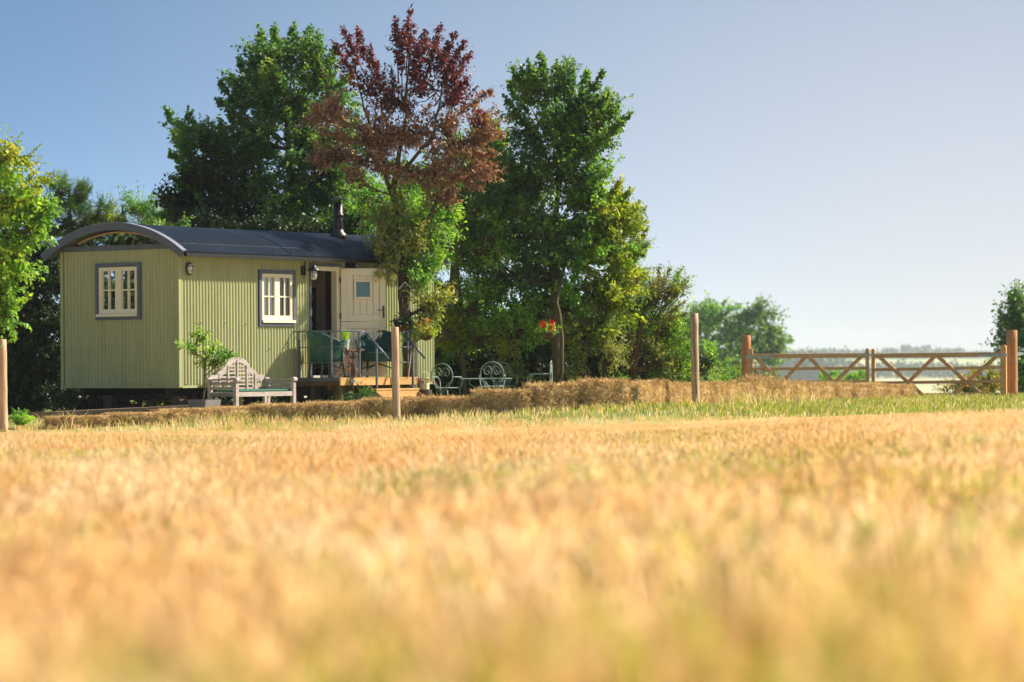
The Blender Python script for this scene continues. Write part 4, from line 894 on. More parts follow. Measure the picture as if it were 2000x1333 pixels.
# ------------------------------------------------------------------ hay bales
def bale_mesh(seed, Lb, Hb, Db):
    r = np.random.default_rng(seed); b = MB()
    nx, ny_, nz = 14, 6, 6; vs = []; idx = {}
    def vert(i, j, k):
        key = (i, j, k)
        if key not in idx:
            p = np.array([(i / nx - .5) * Lb, (j / ny_ - .5) * Db, k / nz * Hb])
            c = np.array([0, 0, Hb / 2]); q = (p - c) / np.array([Lb / 2, Db / 2, Hb / 2]); rnd = max(0, np.sort(np.abs(q))[-2] - .66)
            p = c + (p - c) * (1 - .5 * rnd) + r.normal(size=3) * .018; p[2] += .026 * math.sin(i * 1.7 + seed) * (k / nz)
            idx[key] = len(vs); vs.append(p)
        return idx[key]
    fs = []
    for i in range(nx):
        for j in range(ny_): fs += [(vert(i, j, nz), vert(i + 1, j, nz), vert(i + 1, j + 1, nz), vert(i, j + 1, nz))]
        for k in range(nz): fs += [(vert(i, 0, k), vert(i + 1, 0, k), vert(i + 1, 0, k + 1), vert(i, 0, k + 1)), (vert(i + 1, ny_, k), vert(i, ny_, k), vert(i, ny_, k + 1), vert(i + 1, ny_, k + 1))]
    for j in range(ny_):
        for k in range(nz): fs += [(vert(0, j + 1, k), vert(0, j, k), vert(0, j, k + 1), vert(0, j + 1, k + 1)), (vert(nx, j, k), vert(nx, j + 1, k), vert(nx, j + 1, k + 1), vert(nx, j, k + 1))]
    b.add(vs, fs); body = b
    n = 2600; sp = np.empty((n, 3)); nd = np.empty((n, 3)); 
    face = r.choice(4, n, p=[.42, .30, .16, .12]); u = r.uniform(-.5, .5, (n, 2))
    for q in range(n):
        if face[q] == 0: sp[q] = (u[q, 0] * Lb, -Db / 2, (u[q, 1] + .5) * Hb); nd[q] = (0, -1, 0)
        elif face[q] == 1: sp[q] = (u[q, 0] * Lb, u[q, 1] * Db, Hb); nd[q] = (0, 0, 1)
        elif face[q] == 2: sp[q] = (Lb / 2 * (1 if u[q, 0] > 0 else -1), u[q, 1] * Db, (abs(u[q, 0]) * 2) * Hb); nd[q] = (1 if u[q, 0] > 0 else -1, 0, 0)
        else: sp[q] = (u[q, 0] * Lb, -Db / 2 + .03, Hb); nd[q] = (0, -.5, .9)
    t = r.normal(size=(n, 3)); t[:, 2] = np.where(face == 1, t[:, 2] * .5, t[:, 2] * 1.2 - .5); t /= np.linalg.norm(t, axis=1, keepdims=True)
    out_ = np.where((face == 1) | (face == 3), .42, .22)[:, None] * r.uniform(.2, 1.6, (n, 1)); d = t * .8 + nd * out_; d /= np.linalg.norm(d, axis=1, keepdims=True)
    ln = r.uniform(.04, .12, n); wd = r.uniform(.006, .012, n)
    sp = sp + r.normal(size=(n, 3)) * .006
    return body, sp, d, nd + r.normal(size=(n, 3)) * .4, ln, wd
M['haybody'] = mat('hay_packed', (.54, .39, .19), .95, .55, 16, .9, stretch=(1, 1, 2.2), bscale=50, spec=.1)
protos = []
for s in range(4):
    body, sp, d, nd, ln, wd = bale_mesh(s + 3, .92, .40, .46)
    ob = body.build('hay_body', M['haybody'], None, smooth=True)
    os_ = leaves('loose_straw', sp, d, nd, ln, wd, [L_['hay']]); os_['kind'] = 'stuff'; ob.parent = None
    tw = []
    for x in (-.22, .2):
        t = MB(); t.tube([(x, -.235, .01), (x + .01, -.24, .2), (x, -.235, .40), (x, 0, .412), (x, .235, .40)], .006, 5); tw.append(t.build('twine', M['deckpale']))
    protos.append((ob, os_, tw))
def wl_z(x, y): return float(ground_z(x, y))
bl = []
row1 = [P(92, 820, 47.0), P(300, 820, 47.8), P(480, 820, 49.2), P(773, 820, 49.9), P(1000, 810, 50.2), P(1222, 800, 51.2)]
row2 = [P(1226, 795, 55), P(1300, 790, 57.5), P(1430, 787, 62), P(1600, 783, 68), P(1772, 782, 73)]
labs = {}
def run_row(row, first, step):
    pts = [Vector((p.x, p.y, 0)) for p in row]; seg = [(pts[i], pts[i + 1]) for i in range(len(pts) - 1)]; tot = sum((b_ - a_).length for a_, b_ in seg); n = int(tot / step); out_ = []
    for k in range(n):
        s = (k + .5) * tot / n
        for a_, b_ in seg:
            L = (b_ - a_).length
            if s <= L: q = a_.lerp(b_, s / L); dr = (b_ - a_).normalized(); break
            s -= L
        out_.append((q, math.atan2(dr.y, dr.x), tot / n))
    return out_
r1 = run_row(row1, 0, .90); r2 = run_row(row2, 0, 1.0)
ordn = ['first', 'second', 'third', 'fourth', 'fifth', 'sixth', 'seventh', 'eighth', 'ninth', 'tenth', 'eleventh', 'twelfth', 'thirteenth', 'fourteenth', 'fifteenth', 'sixteenth', 'seventeenth', 'eighteenth', 'nineteenth', 'twentieth', 'twenty-first', 'twenty-second', 'twenty-third', 'twenty-fourth', 'twenty-fifth', 'twenty-sixth']
for row, nm in ((r1, 'near'), (r2, 'far')):
    for i, (q, a, stp) in enumerate(row):
        v = random.randrange(4); ob, os_, tw = protos[v]
        hs = random.uniform(.95, 1.06); sink = .02
        if nm == 'near':
            hs *= np.interp(q.x, [-7.3, -5.6, -4.2, -1.9, -1.2, 0, 1.7], [.36, .50, .68, .78, .86, .97, 1.10])
        else: hs *= np.interp(i / max(1, len(row) - 1), [0, .4, .75, 1], [1.1, 1.0, .95, .76])
        lab = '%s hay bale from the left in the %s row' % (ordn[i], 'nearer' if nm == 'near' else 'farther')
        if nm == 'near' and i == len(row) - 1: lab = 'tall hay bale at the right-hand end of the nearer row'
        if nm == 'far' and i == len(row) - 1: lab = 'hay bale at the far right end of the row, before the gate'
        rt = empty('hay_bale', (q.x, q.y + random.uniform(-.04, .04), wl_z(q.x, q.y) - sink), a + random.uniform(-.07, .07), lab, 'hay bale', 'hay bales laid in a low wall')
        rt.scale = (stp / .92 * random.uniform(.93, 1.0), random.uniform(.92, 1.06), hs * random.uniform(.96, 1.05))
        for src in (ob, os_, *tw):
            c = src.copy(); col.objects.link(c); c.parent = rt
# a loose heap of hay on top of the far row
for ob, os_, tw in protos:
    for src in (ob, os_, *tw): bpy.data.objects.remove(src)
hp = P(1482, 745, 63.8); r = np.random.default_rng(5); k = 2600
pos = r.normal(size=(k, 3)) * [.28, .2, .10]; pos[:, 2] = np.abs(pos[:, 2]) * (1 - .5 * np.clip(np.abs(pos[:, 0]) / .5, 0, 1))
o = leaves('hay_heap', pos, r.normal(size=(k, 3)) + [0, 0, .2], r.normal(size=(k, 3)), r.uniform(.08, .2, k), r.uniform(.008, .014, k), [L_['hay']]); o.location = (hp.x, hp.y, .46); tag(o, 'loose heap of hay on the farther bale row near the left gate post', 'hay', kind='stuff')

# ------------------------------------------------------------------ round stakes
for px, top, bot, Y, r_, lab, crack in ((5, 664, 838, 46.6, .07, 'round wooden stake cut by the left edge of the field', 0), (773, 640, 824, 48.6, .061, 'pale round wooden stake standing before the deck steps', 0), (1357.5, 613, 803, 56.8, .072, 'tall cracked round stake near the middle of the farther bale row', 1)):
    a, c = P(px - 1.5, top, Y), P(px + 1.5, bot, Y); zg = float(ground_z(c.x, c.y)) - .1
    o = empty('round_stake', (c.x, c.y, zg), 0, lab, 'post', 'round stakes along the field edge')
    b = MB(); n = 9; pts = [Vector((0, 0, 0)).lerp(a - V(c.x, c.y, zg), i / (n - 1)) + Vector((random.uniform(-.003, .003), 0, 0)) for i in range(n)]
    b.tube(pts + [pts[-1] + V(0, 0, .006)], [r_ * (1.03 - .05 * i / n) for i in range(n)] + [r_ * .88], 18); b.build('shaft', M['stake'], o, smooth=True)
    if crack:
        b = MB(); tp = pts[-1]; b.tube([(tp.x - .02, -r_ * .99, tp.z - .12), (tp.x - .012, -r_ * 1.0, tp.z - .5), (tp.x + .005, -r_ * 1.0, tp.z - 1.0), (.012, -r_ * 1.0, .35)], [.002, .006, .005, .007], 5); b.build('split', M['crack'], o)

# ------------------------------------------------------------------ field gates
def gate(x0, x1, Y0, Y1, tops, labels, hinge_left, rails, bottom):
    """tops: y of top rail at both ends (photo px)"""
    a, c = P(x0, 700, Y0), P(x1, 700, Y1); zg = float(ground_z((a.x + c.x) / 2, (a.y + c.y) / 2))
    g_ = empty('field_gate', (a.x, a.y, 0), math.atan2(c.y - a.y, c.x - a.x), labels, 'gate', 'pair of wooden field gates'); Lg = math.hypot(c.x - a.x, c.y - a.y)
    za = [zat(x0, t, Y0) for t in rails[0]]; zc = [zat(x1, t, Y1) for t in rails[1]]
    th = [.062, .055, .055, .055, .055]; hh = [.115, .08, .08, .085, .08]
    for i, (z0, z1) in enumerate(zip(za, zc)):
        n = 6; b = MB(); h0_ = hh[i]; 
        b.bar((.02, 0, z0), (Lg - .02, 0, z1), th[i], h0_); b.build('rail', M['gatewood'], g_, bevel=.006)
    topz = za[0]; botz = (za[-1] + zc[-1]) / 2
    # stiles
    for xs_, hgt in ((0.0, .17 if hinge_left else .15), (Lg, .15 if hinge_left else .20)):
        zt2 = (za[0] if xs_ == 0 else zc[0]) + hgt; w2 = .15 if (xs_ == 0) == hinge_left else .095
        b = MB(); b.prism([(-w2 / 2, .0), (w2 / 2, .0), (w2 / 2, 1), (w2 / 4, 1.02), (-w2 / 4, 1.02), (-w2 / 2, 1)], (xs_, .045, botz - .06), (1, 0, 0), (0, 0, zt2 - botz + .06), .085); b.build('stile', M['gatewood'], g_, bevel=.006)
    # braces: two V shapes in front of the rails
    zz0, zz1 = (za[0] + zc[0]) / 2 - .07, botz
    m = Lg / 2
    for kb, (xa, xb) in enumerate(((Lg * .045, Lg * .46), (Lg * .475, Lg * .10), (Lg * .50, Lg * .905), (Lg * .95, Lg * .53))):
        b = MB(); yb_ = -.052 if kb % 2 == 0 else .052; b.bar((xa, yb_, zz0 + .05), (xb, yb_, zz1), .04, .095); b.build('brace', M['gatewood'], g_, bevel=.005)
    # ironwork
    s = 1 if hinge_left else -1; xh = 0 if hinge_left else Lg; zh_ = za[0] if hinge_left else zc[0]; dz_ = (zc[0] - za[0]) / Lg
    b = MB(); b.bar((xh - s * .12, -.048, zh_ - .02), (xh + s * .62, -.048, zh_ - .02 + dz_ * s * .62), .02, .065); b.build('hinge_strap', M['galv'], g_)
    for q in (.08, .3, .52):
        b = MB(); b.tube([(xh + s * q, -.055, zh_ - .02), (xh + s * q, -.068, zh_ - .02)], .014, 8); b.build('bolt', M['hinge'], g_)
    xl = Lg if hinge_left else 0; zl = zc[0] if hinge_left else za[0]
    b = MB(); b.bar((xl - .22, -.078, zl + .02), (xl + .16 * s, -.078, zl + .01), .016, .045); b.build('latch_loop', M['galv'], g_)
    return g_
gate(1465, 1694, 78.5, 78, None, 'left-hand wooden field gate hung on the shorter post', True, ((696.5, 721, 747, 772, 791), (694.5, 719.5, 745.5, 771, 790)), 0)
gate(1706, 1960, 78, 76.5, None, 'right-hand wooden field gate hung on the taller post', False, ((695.5, 722.5, 748.5, 772, 788), (692.5, 718, 745, 771, 787)), 0)
for px, top, Y, r_, lab in ((1457, 656, 78.9, .125, 'round hinge post of the left-hand gate, beside the trimmed hedge'), (1976, 646, 76.8, .14, 'thick tall hinge post of the right-hand gate at the right edge')):
    a = P(px, top, Y); zg = float(ground_z(a.x, a.y)) - .1; b = MB(); n = 8
    b.tube([(0, 0, (a.z - zg) * i / (n - 1)) for i in range(n)] + [(0, 0, a.z - zg + .008)], [r_ * (1.02 - .03 * i / n) for i in range(n)] + [r_ * .93], 20)
    o = empty('gate_post', (a.x, a.y, zg), 0, lab, 'post', 'gate hinge posts'); b.build('shaft', M['gatepost'], o, smooth=True)
    b = MB(); b.tube([(.0 if px < 1700 else -.0, -r_ - .02, zat(px, 700, Y) - zg - .05), (0, -r_ * .5, zat(px, 700, Y) - zg - .05)], .02); b.build('hinge_pin', M['galv'], o)

# ------------------------------------------------------------------ round metal garden set
def scroll(cx, cz, r0_, turns, start, sgn):
    return [(cx + sgn * (r0_ * (1 - .75 * f)) * math.cos(start + turns * f), 0, cz + (r0_ * (1 - .75 * f)) * math.sin(start + turns * f)) for f in np.linspace(0, 1, 22)]
def bistro_chair(loc, rz, label, arms=True):
    r = empty('metal_garden_chair', loc, rz, label, 'chair', 'pale green metal garden chairs')
    yb = .2; R = .011
    # balloon back
    pts = []
    for a in np.linspace(-math.pi * .5, math.pi * 1.5, 41):
        ca, sa = math.cos(a), math.sin(a); w_ = .205 if sa > -.2 else .205 - .10 * ((-sa - .2) / .8) ** 1.2
        z = .66 + (.22 if sa > 0 else .30) * sa; pts.append((ca * w_, yb + .03 * (z - .4), z))
    b = MB(); b.tube(pts, R, 6); b.build('back_loop', M['patina'], r, smooth=True)
    for s in (-1, 1):
        b = MB(); sc_ = [(s * x, y, z) for x, y, z in [(0, 0, .70)] + [(.0 + .085 - .085 * math.cos(q), 0, .72 + .09 * math.sin(q)) for q in np.linspace(.3, 2.6, 8)]]
        spir = [(s * (.082 + (.058 * (1 - f)) * math.cos(.3 - 7.2 * f)), 0, .70 + .058 * (1 - f) * math.sin(.3 - 7.2 * f)) for f in np.linspace(0, .78, 22)]
        top = [(s * .004, 0, .66), (s * .01, 0, .73), (s * .045, 0, .80), (s * .10, 0, .80), (s * .145, 0, .74)]
        b.tube([(x, yb + .03 * (z - .4), z) for x, y, z in top + spir], .008, 5); b.build('scroll', M['patina'], r, smooth=True)
        b = MB(); b.tube([(s * q[0], yb + .01, q[1]) for q in ((.185, .56), (.11, .52), (.02, .40), (.0, .36))], .008, 5); b.build('back_stay', M['patina'], r, smooth=True)
        b = MB(); b.tube([(s * .10, yb, .40), (s * .12, yb + .03, .2), (s * .16, yb + .07, 0)], R, 6); b.build('leg', M['patina'], r, smooth=True)
        b = MB(); b.tube([(s * .19, -.16, .44), (s * .19, -.18, .2), (s * .21, -.21, 0)], R, 6); b.build('leg', M['patina'], r, smooth=True)
        if arms:
            b = MB(); b.tube([(s * .2, yb + .01, .64), (s * .23, .0, .64), (s * .23, -.14, .635), (s * .225, -.21, .58), (s * .21, -.2, .49), (s * .19, -.15, .44)], R, 6); b.build('arm', M['patina'], r, smooth=True)
    b = MB(); b.lathe([(.2, .435), (.22, .445), (.2, .455), (.0, .45)], 22); b.build('seat', M['patina'], r)
    return r
def gpos(px, Y): x = (px - 1000) / FPX * Y; return (x, Y, float(ground_z(x, Y)) + .005)
bistro_chair(gpos(872, 55.2), math.radians(158), 'pale green metal chair with heart scroll back nearest the deck')
bistro_chair(gpos(961, 54.2), math.radians(180), 'pale green metal chair with its scroll back turned to us before the table')
bistro_chair(gpos(983, 57.0), math.radians(10), 'pale green metal chair half hidden beyond the round table')
bistro_chair(gpos(1054, 56.2), math.radians(-96), 'pale green metal armchair seen side-on beside the pale tree trunk')
tp = gpos(949, 55.6); tb_ = empty('round_garden_table', tp, 0, 'round pale green metal table between the scroll-back chairs', 'table')
ztab = zat(949, 739, 55.6) - tp[2]
b = MB(); b.lathe([(.46, ztab - .02), (.475, ztab - .008), (.46, ztab), (0, ztab)], 36); b.build('table_top', M['patina'], tb_)
for k in range(3):
    a = k * 2.094 + .5; ca, sa = math.cos(a), math.sin(a)
    b = MB(); b.tube([(ca * r_, sa * r_, z) for r_, z in ((.34, ztab - .02), (.36, ztab - .1), (.28, .45), (.12, .36), (.1, .26), (.2, .14), (.32, 0))], .014, 6); b.build('leg', M['patina'], tb_, smooth=True)
    b = MB(); b.tube([(ca * (.27 + .07 * (1 - f) * math.cos(6.5 * f)), sa * (.27 + .07 * (1 - f) * math.cos(6.5 * f)), .2 + .07 * (1 - f) * math.sin(6.5 * f)) for f in np.linspace(0, .8, 16)], .009, 5); b.build('leg_scroll', M['patina'], tb_, smooth=True)
q = gpos(1028, 57.2); o = empty('wooden_stool', q, .2, 'low weathered wooden stool between the table and the side-on chair', 'stool')
zt3 = zat(1028, 755, 57.2) - q[2]
for yv in (-.1, .0, .1):
    b = MB(); b.box((0, yv, zt3 - .02), (.46, .09, .03)); b.build('seat_board', M['greyplank'], o)
for x in (-.18, .18):
    b = MB(); b.box((x, 0, (zt3 - .035) / 2), (.04, .24, zt3 - .035)); b.build('leg', M['greyplank'], o)

# ------------------------------------------------------------------ potted small tree by the hut corner
pp = P(399, 800, 49.0); pz = float(ground_z(pp.x, pp.y)); pt = empty('tapered_planter', (pp.x, pp.y, pz), TH, 'grey square planter holding the little oak beside the bench', 'planter')
b = MB(); t_ = .19; bo = .15; hh_ = zat(399, 781, 49) - pz
b.add([(-bo, -bo, 0), (bo, -bo, 0), (bo, bo, 0), (-bo, bo, 0), (-t_, -t_, hh_), (t_, -t_, hh_), (t_, t_, hh_), (-t_, t_, hh_), (-t_ + .03, -t_ + .03, hh_), (t_ - .03, -t_ + .03, hh_), (t_ - .03, t_ - .03, hh_), (-t_ + .03, t_ - .03, hh_)],
      [(0, 1, 5, 4), (1, 2, 6, 5), (2, 3, 7, 6), (3, 0, 4, 7), (4, 5, 9, 8), (5, 6, 10, 9), (6, 7, 11, 10), (7, 4, 8, 11), (3, 2, 1, 0)]); b.build('pot', M['greypot'], pt)
b = MB(); b.span(-t_ + .031, t_ - .031, -t_ + .031, t_ - .031, hh_ - .05, hh_ - .03); b.build('compost', M['soilmix'], pt)
tree('oak_sapling', 'little potted oak with lobed leaves before the hut corner', 'tree',
     [[(397, 783, .014), (400, 735, .013), (402, 700, .011), (396, 670, .007), (388, 645, .004)], [(402, 702, .008), (430, 690, .006), (448, 690, .003)], [(398, 690, .006), (375, 680, .003)]],
     [(390, 655, 16, 18, 16, 'green'), (372, 680, 18, 10, 14, 'green'), (415, 680, 16, 14, 18, 'green'), (440, 688, 16, 12, 16, 'green'), (428, 705, 14, 9, 11, 'green'), (400, 700, 12, 10, 8, 'green')], 49.0, leaf=(.06, .036), shoot=(.08, .18), per=11, up=.2, seed=14, stick=.002, conn=.6, base=pz + hh_ - .04)

# ------------------------------------------------------------------ hanging baskets, bird box, deck plants
def basket(name, px, py, Y, r_, label, fl, n, spread, leafm='green', hung=True, nl=220):
    c = P(px, py, Y); o = empty(name, c, 0, label, 'hanging basket')
    b = MB(); b.lathe([(.02, -r_ * .75), (r_ * .6, -r_ * .6), (r_ * .9, -r_ * .25), (r_, 0)], 16, cap=False); b.build('basket', M['basket'], o, smooth=True)
    b = MB()
    for k in range(3):
        a = k * 2.1; b.tube([(r_ * math.cos(a), r_ * math.sin(a), 0), (0, 0, r_ * 3.2)], .004, 4)
    b.tube([(0, 0, r_ * 3.2), (0, .05, r_ * 3.5), (.0, .22, r_ * 3.6)], .008, 5); b.build('hanger', M['black'], o)
    r = np.random.default_rng(int(px)); pos = r.normal(size=(nl, 3)) * [r_ * .6, r_ * .6, r_ * .35] + [0, 0, r_ * .45]
    leaves('foliage', pos, r.normal(size=(nl, 3)), r.normal(size=(nl, 3)), r.uniform(.04, .07, nl), r.uniform(.03, .045, nl), [L_[leafm]], None, o)
    if n:
        cs = []
        for fx, fz, k in spread: cs.append(r.normal(size=(k, 3)) * .028 + [fx, -r_ * .5, fz])
        pos = np.concatenate(cs); k = len(pos); leaves('flowers', pos, r.normal(size=(k, 3)), r.normal(size=(k, 3)), r.uniform(.03, .045, k), r.uniform(.025, .035, k), [L_[fl]], None, o)
    return o
basket('flower_basket', 1070, 651, 55.4, .13, 'hanging basket of scarlet geraniums by the pale tree trunk', 'redflower', 1, [(-.09, .14, 70), (.06, .19, 60), (.07, .08, 55)])
basket('flower_basket', 832, 655, 53.2, .13, 'hanging basket of yellow and white flowers right of the deck', 'yellowflower', 1, [(-.1, .16, 50), (.0, .24, 40), (.06, .1, 30)], 'lime', nl=360)
basket('flower_basket', 786, 636, 53.4, .13, 'dark hanging basket of trailing foliage on the withered tree trunk', 'redflower', 0, [], 'dark', nl=420)
bp = P(791, 580, 53.82); o = empty('bird_box', bp, .1, 'black bird box with pale pitched roof on the withered tree trunk', 'bird box')
w_ = .082
b = MB(); b.prism([(-w_, 0), (w_, 0), (w_, .16), (0, .245), (-w_, .16)], (0, .03, 0), (1, 0, 0), (0, 0, 1), .13); b.build('box', M['black'], o)
for s in (-1, 1):
    b = MB(); b.bar((s * .105, -.03, .138), (s * -.004, -.03, .258), .17, .014, (0, 0, 1)); b.build('roof_board', M['white'], o)
b = MB(); b.prism([(-.06, .09), (-.03, .078), (0, .083), (.03, .078), (.06, .09), (.065, .115), (.03, .125), (0, .12), (-.03, .125), (-.065, .115)], (0, -.105, 0), (1, 0, 0), (0, 0, 1), .01); b.build('plaque', M['flame'], o)
# fern clump under the deck edge
def clump(name, label, px, Y, n, h_, sp_, lf, m_, z0=None, seed=0, cat='plant'):
    r = np.random.default_rng(seed + 500); x = (px - 1000) / FPX * Y; z0 = float(ground_z(x, Y)) if z0 is None else z0
    v = []; 
    a = r.uniform(0, 6.283, n); tilt = r.uniform(.1, 1.0, n); hh = h_ * r.uniform(.6, 1.1, n); pos_, d_, = [], []
    for i in range(n):
        for f in np.linspace(.15, 1, 10):
            rr = sp_ * tilt[i] * f ** 1.3; pos_.append((rr * math.cos(a[i]), rr * math.sin(a[i]), hh[i] * (f - .35 * tilt[i] * f * f))); d_.append((math.cos(a[i]), math.sin(a[i]), .9 - 1.4 * f * tilt[i]))
    pos_ = np.array(pos_); d_ = np.array(d_); k = len(pos_)
    o = leaves(name, pos_, d_ + r.normal(size=(k, 3)) * .35, r.normal(size=(k, 3)) * .4 + [0, 0, 1], r.uniform(.6, 1.2, k) * lf, r.uniform(.2, .32, k) * lf, [L_[m_]]); o.location = (x, Y, z0); return tag(o, label, cat)
clump('leafy_clump', 'leafy green clump growing in front of the deck beneath the hen', 707, 51.0, 120, .55, .3, .10, 'fern', seed=1)
clump('leafy_clump', 'tuft of weeds at the foot of the left-hand stake', 40, 47.0, 50, .28, .22, .09, 'green', seed=3)
# timber on the ground at the left and a low plank
b = MB(); a, c = P(60, 806, 49.4), P(372, 792, 49.6); a.z = float(ground_z(a.x, a.y)) + .12; c.z = a.z + .10; b.bar(a, c, .12, .09); o = b.build('old_timber', M['greyplank'], bevel=.01); tag(o, 'long weathered timber lying in front of the hut end', 'timber')
b = MB(); a = P(255, 787, 51.2); b.tube([(a.x - .14, a.y, .22), (a.x + .14, a.y + .1, .22)], .13, 12); o = b.build('dark_log', M['log']); tag(o, 'dark round log lying under the hut end wall', 'log')

# ------------------------------------------------------------------ grasses
def blades(n, x, y, z, h_, w_, lean, r, kink=.5):
    """three-segment bent blades -> verts (n*5), tris"""
    a = r.uniform(0, 6.283, n); dx, dy = np.cos(a) * lean, np.sin(a) * lean; b_ = r.uniform(0, 6.283, n); sx, sy = np.cos(b_) * w_ / 2, np.sin(b_) * w_ / 2
    o = np.zeros(n)
    v = np.stack([np.stack([x - sx, y - sy, z], 1), np.stack([x + sx, y + sy, z], 1),
                  np.stack([x + dx * .35 * h_ - sx * .8, y + dy * .35 * h_ - sy * .8, z + h_ * .6], 1), np.stack([x + dx * .35 * h_ + sx * .8, y + dy * .35 * h_ + sy * .8, z + h_ * .6], 1),
                  np.stack([x + dx * h_, y + dy * h_, z + h_ * (1 - .25 * lean)], 1)], 1).reshape(-1, 3)
    i = np.arange(n)[:, None] * 5
    f = np.concatenate([np.concatenate([i, i + 1, i + 3], 1), np.concatenate([i, i + 3, i + 2], 1), np.concatenate([i + 2, i + 3, i + 4], 1)])
    return v, f
r = np.random.default_rng(11)
# lawn strip and rough grass before the bales
n = 60000; yy = r.uniform(45.5, 78, n) ** 1.0; xx = r.uniform(-.18, .18, n) * yy * 1.02
keep = (np.sin(xx * 1.3 + 2) * .5 + yy > 46) & ~((xx < -1) & (yy > 50.5)); xx, yy = xx[keep], yy[keep]; n = len(xx)
v, f = blades(n, xx, yy, ground_z(xx, yy) - .01, r.uniform(.05, .15, n), r.uniform(.008, .016, n), r.uniform(.1, .7, n), r)
dry = np.clip(np.interp(xx, [-3, .5, 3], [.8, .5, .22]) + np.interp(yy, [45.5, 47, 49], [.45, .25, 0]), 0, .92)
mi = np.tile((r.random(n) < dry).astype(int), 3)
o = np_mesh('lawn_grass', v, f, [L_['lawn'], L_['crop']], mi); tag(o, 'short green and dry grass in front of the hay bales', 'grass', kind='stuff')
# taller seeding tufts at the feet of the bales and stakes
pos = []
for px, Y, k, sp_, hh in ((1480, 61.5, 260, .9, .40), (1440, 59.5, 140, .6, .34), (1357, 56.5, 60, .2, .25), (480, 48.2, 120, .5, .22), (440, 47.6, 100, .5, .2), (380, 47.3, 80, .4, .2), (700, 48.6, 60, .4, .22), (910, 49.3, 90, .4, .2), (620, 48.6, 70, .5, .2), (250, 47.2, 60, .4, .2), (130, 47, 60, .3, .3), (1180, 50.3, 60, .4, .16), (1050, 49.4, 60, .4, .16)):
    x = (px - 1000) / FPX * Y
    for i in range(k): pos.append((x + r.normal() * sp_ * .6, Y + r.normal() * .2, hh * r.uniform(.5, 1.2)))
pos = np.array(pos); n = len(pos)
v, f = blades(n, pos[:, 0], pos[:, 1], ground_z(pos[:, 0], pos[:, 1]) - .01, pos[:, 2], r.uniform(.007, .013, n), r.uniform(.2, .9, n), r)
o = np_mesh('seeding_tufts', v, f, [L_['lawn'], L_['crop']], np.tile((r.random(n) < .5).astype(int), 3)); tag(o, 'taller tufts of seeding grass along the feet of the bales', 'grass', kind='stuff')

# ripe field: clumps of stalks with nodding heads, scattered over the field
def clump_mesh(seed, green):
    r = np.random.default_rng(seed); n = 44; x = r.uniform(-.28, .28, n); y = r.uniform(-.28, .28, n); h_ = r.uniform(.16, .38, n); h_[:4] *= 1.2; lean = np.abs(r.normal(size=n)) * .3 + .04
    v, f = blades(n, x, y, np.full(n, -.02), h_, r.uniform(.004, .009, n), lean, r); tips = v.reshape(n, 5, 3)[:, 4]
    m1 = np.full(len(f), 1 if green else 0)
    # heads
    k = n * 4; pb = np.repeat(tips, 4, 0) + r.normal(size=(k, 3)) * .008 - np.array([0, 0, .02]); hd_ = np.repeat(tips - v.reshape(n, 5, 3)[:, 2], 4, 0); hd_ /= np.linalg.norm(hd_, axis=1, keepdims=True)
    d = hd_ + r.normal(size=(k, 3)) * .4 + [0, 0, -.1]
    lv = leaf_arrays(pb, d, r.normal(size=(k, 3)), r.uniform(.05, .10, k), r.uniform(.006, .011, k)); lf = leaf_faces(k) + len(v)
    V_ = np.concatenate([v, lv]); F_ = np.concatenate([f, lf]); mi = np.concatenate([m1, np.zeros(len(lf), int)])
    if green: mi[len(m1):] = (r.random(len(lf)) < .5).astype(int)
    return V_, F_, mi
cl = []
for s in range(6):
    V_, F_, mi = clump_mesh(s, s == 5); o = np_mesh('grass_clump', V_, F_, [L_['crop'], L_['cropgreen']], mi); cl.append(o.data); bpy.data.objects.remove(o)
pts = []
for y0, y1, dens in ((2.4, 12, 50), (12, 24, 52), (24, 47.6, 52)):
    a_ = .19 * (y1 ** 2 - y0 ** 2); n = int(a_ * dens); yy = np.sqrt(r.uniform(y0 ** 2, y1 ** 2, n)); xx = r.uniform(-.19, .19, n) * yy; pts.append(np.stack([xx, yy], 1))
pts = np.concatenate(pts); gr = np.sin(pts[:, 0] * 1.1 + 1.3 * np.sin(pts[:, 1] * .5)) + np.sin(pts[:, 1] * .9 + pts[:, 0] * .6)
isg = (gr + r.normal(size=len(pts)) * .9) > 1.5
edge = 46.3 - .9 * np.sin(pts[:, 0] * .7) - .6 * (pts[:, 0] > 0) * np.clip(pts[:, 0] / 4, 0, 1)
keep = pts[:, 1] < edge + np.abs(r.normal(size=len(pts))) * .9 - .3; pts = pts[keep]; isg = isg[keep]; n = len(pts)
wave = .16 * np.sin(pts[:, 0] * 2.3 + 1.7 * np.sin(pts[:, 1] * .8)) + .14 * np.sin(pts[:, 1] * 1.9 + pts[:, 0] * .7) + .1 * np.sin(pts[:, 0] * .9 - pts[:, 1] * .45)
kind = np.where(isg, 5, r.integers(0, 5, n))
sc_h = np.interp(pts[:, 1], [3, 12, 20, 30, 38, 46.5], [.95, .85, .75, .62, .52, .36]) * r.uniform(.75, 1.25, n) * np.where(isg, 1.25, 1.0) * (1 + wave)
slope = np.interp(pts[:, 0] / pts[:, 1], [-.2, .03, .165], [.0215, .021, .0155]) + np.interp(pts[:, 1], [3, 18, 30], [.014, .004, 0])
sc_h = np.minimum(sc_h, np.maximum(.22, (CAMZ - slope * pts[:, 1] - ground_z(pts[:, 0], pts[:, 1])) / .47))
ng = bpy.data.node_groups.new('scatter', 'GeometryNodeTree')
ng.interface.new_socket('Geometry', in_out='INPUT', socket_type='NodeSocketGeometry'); ng.interface.new_socket('Geometry', in_out='OUTPUT', socket_type='NodeSocketGeometry')
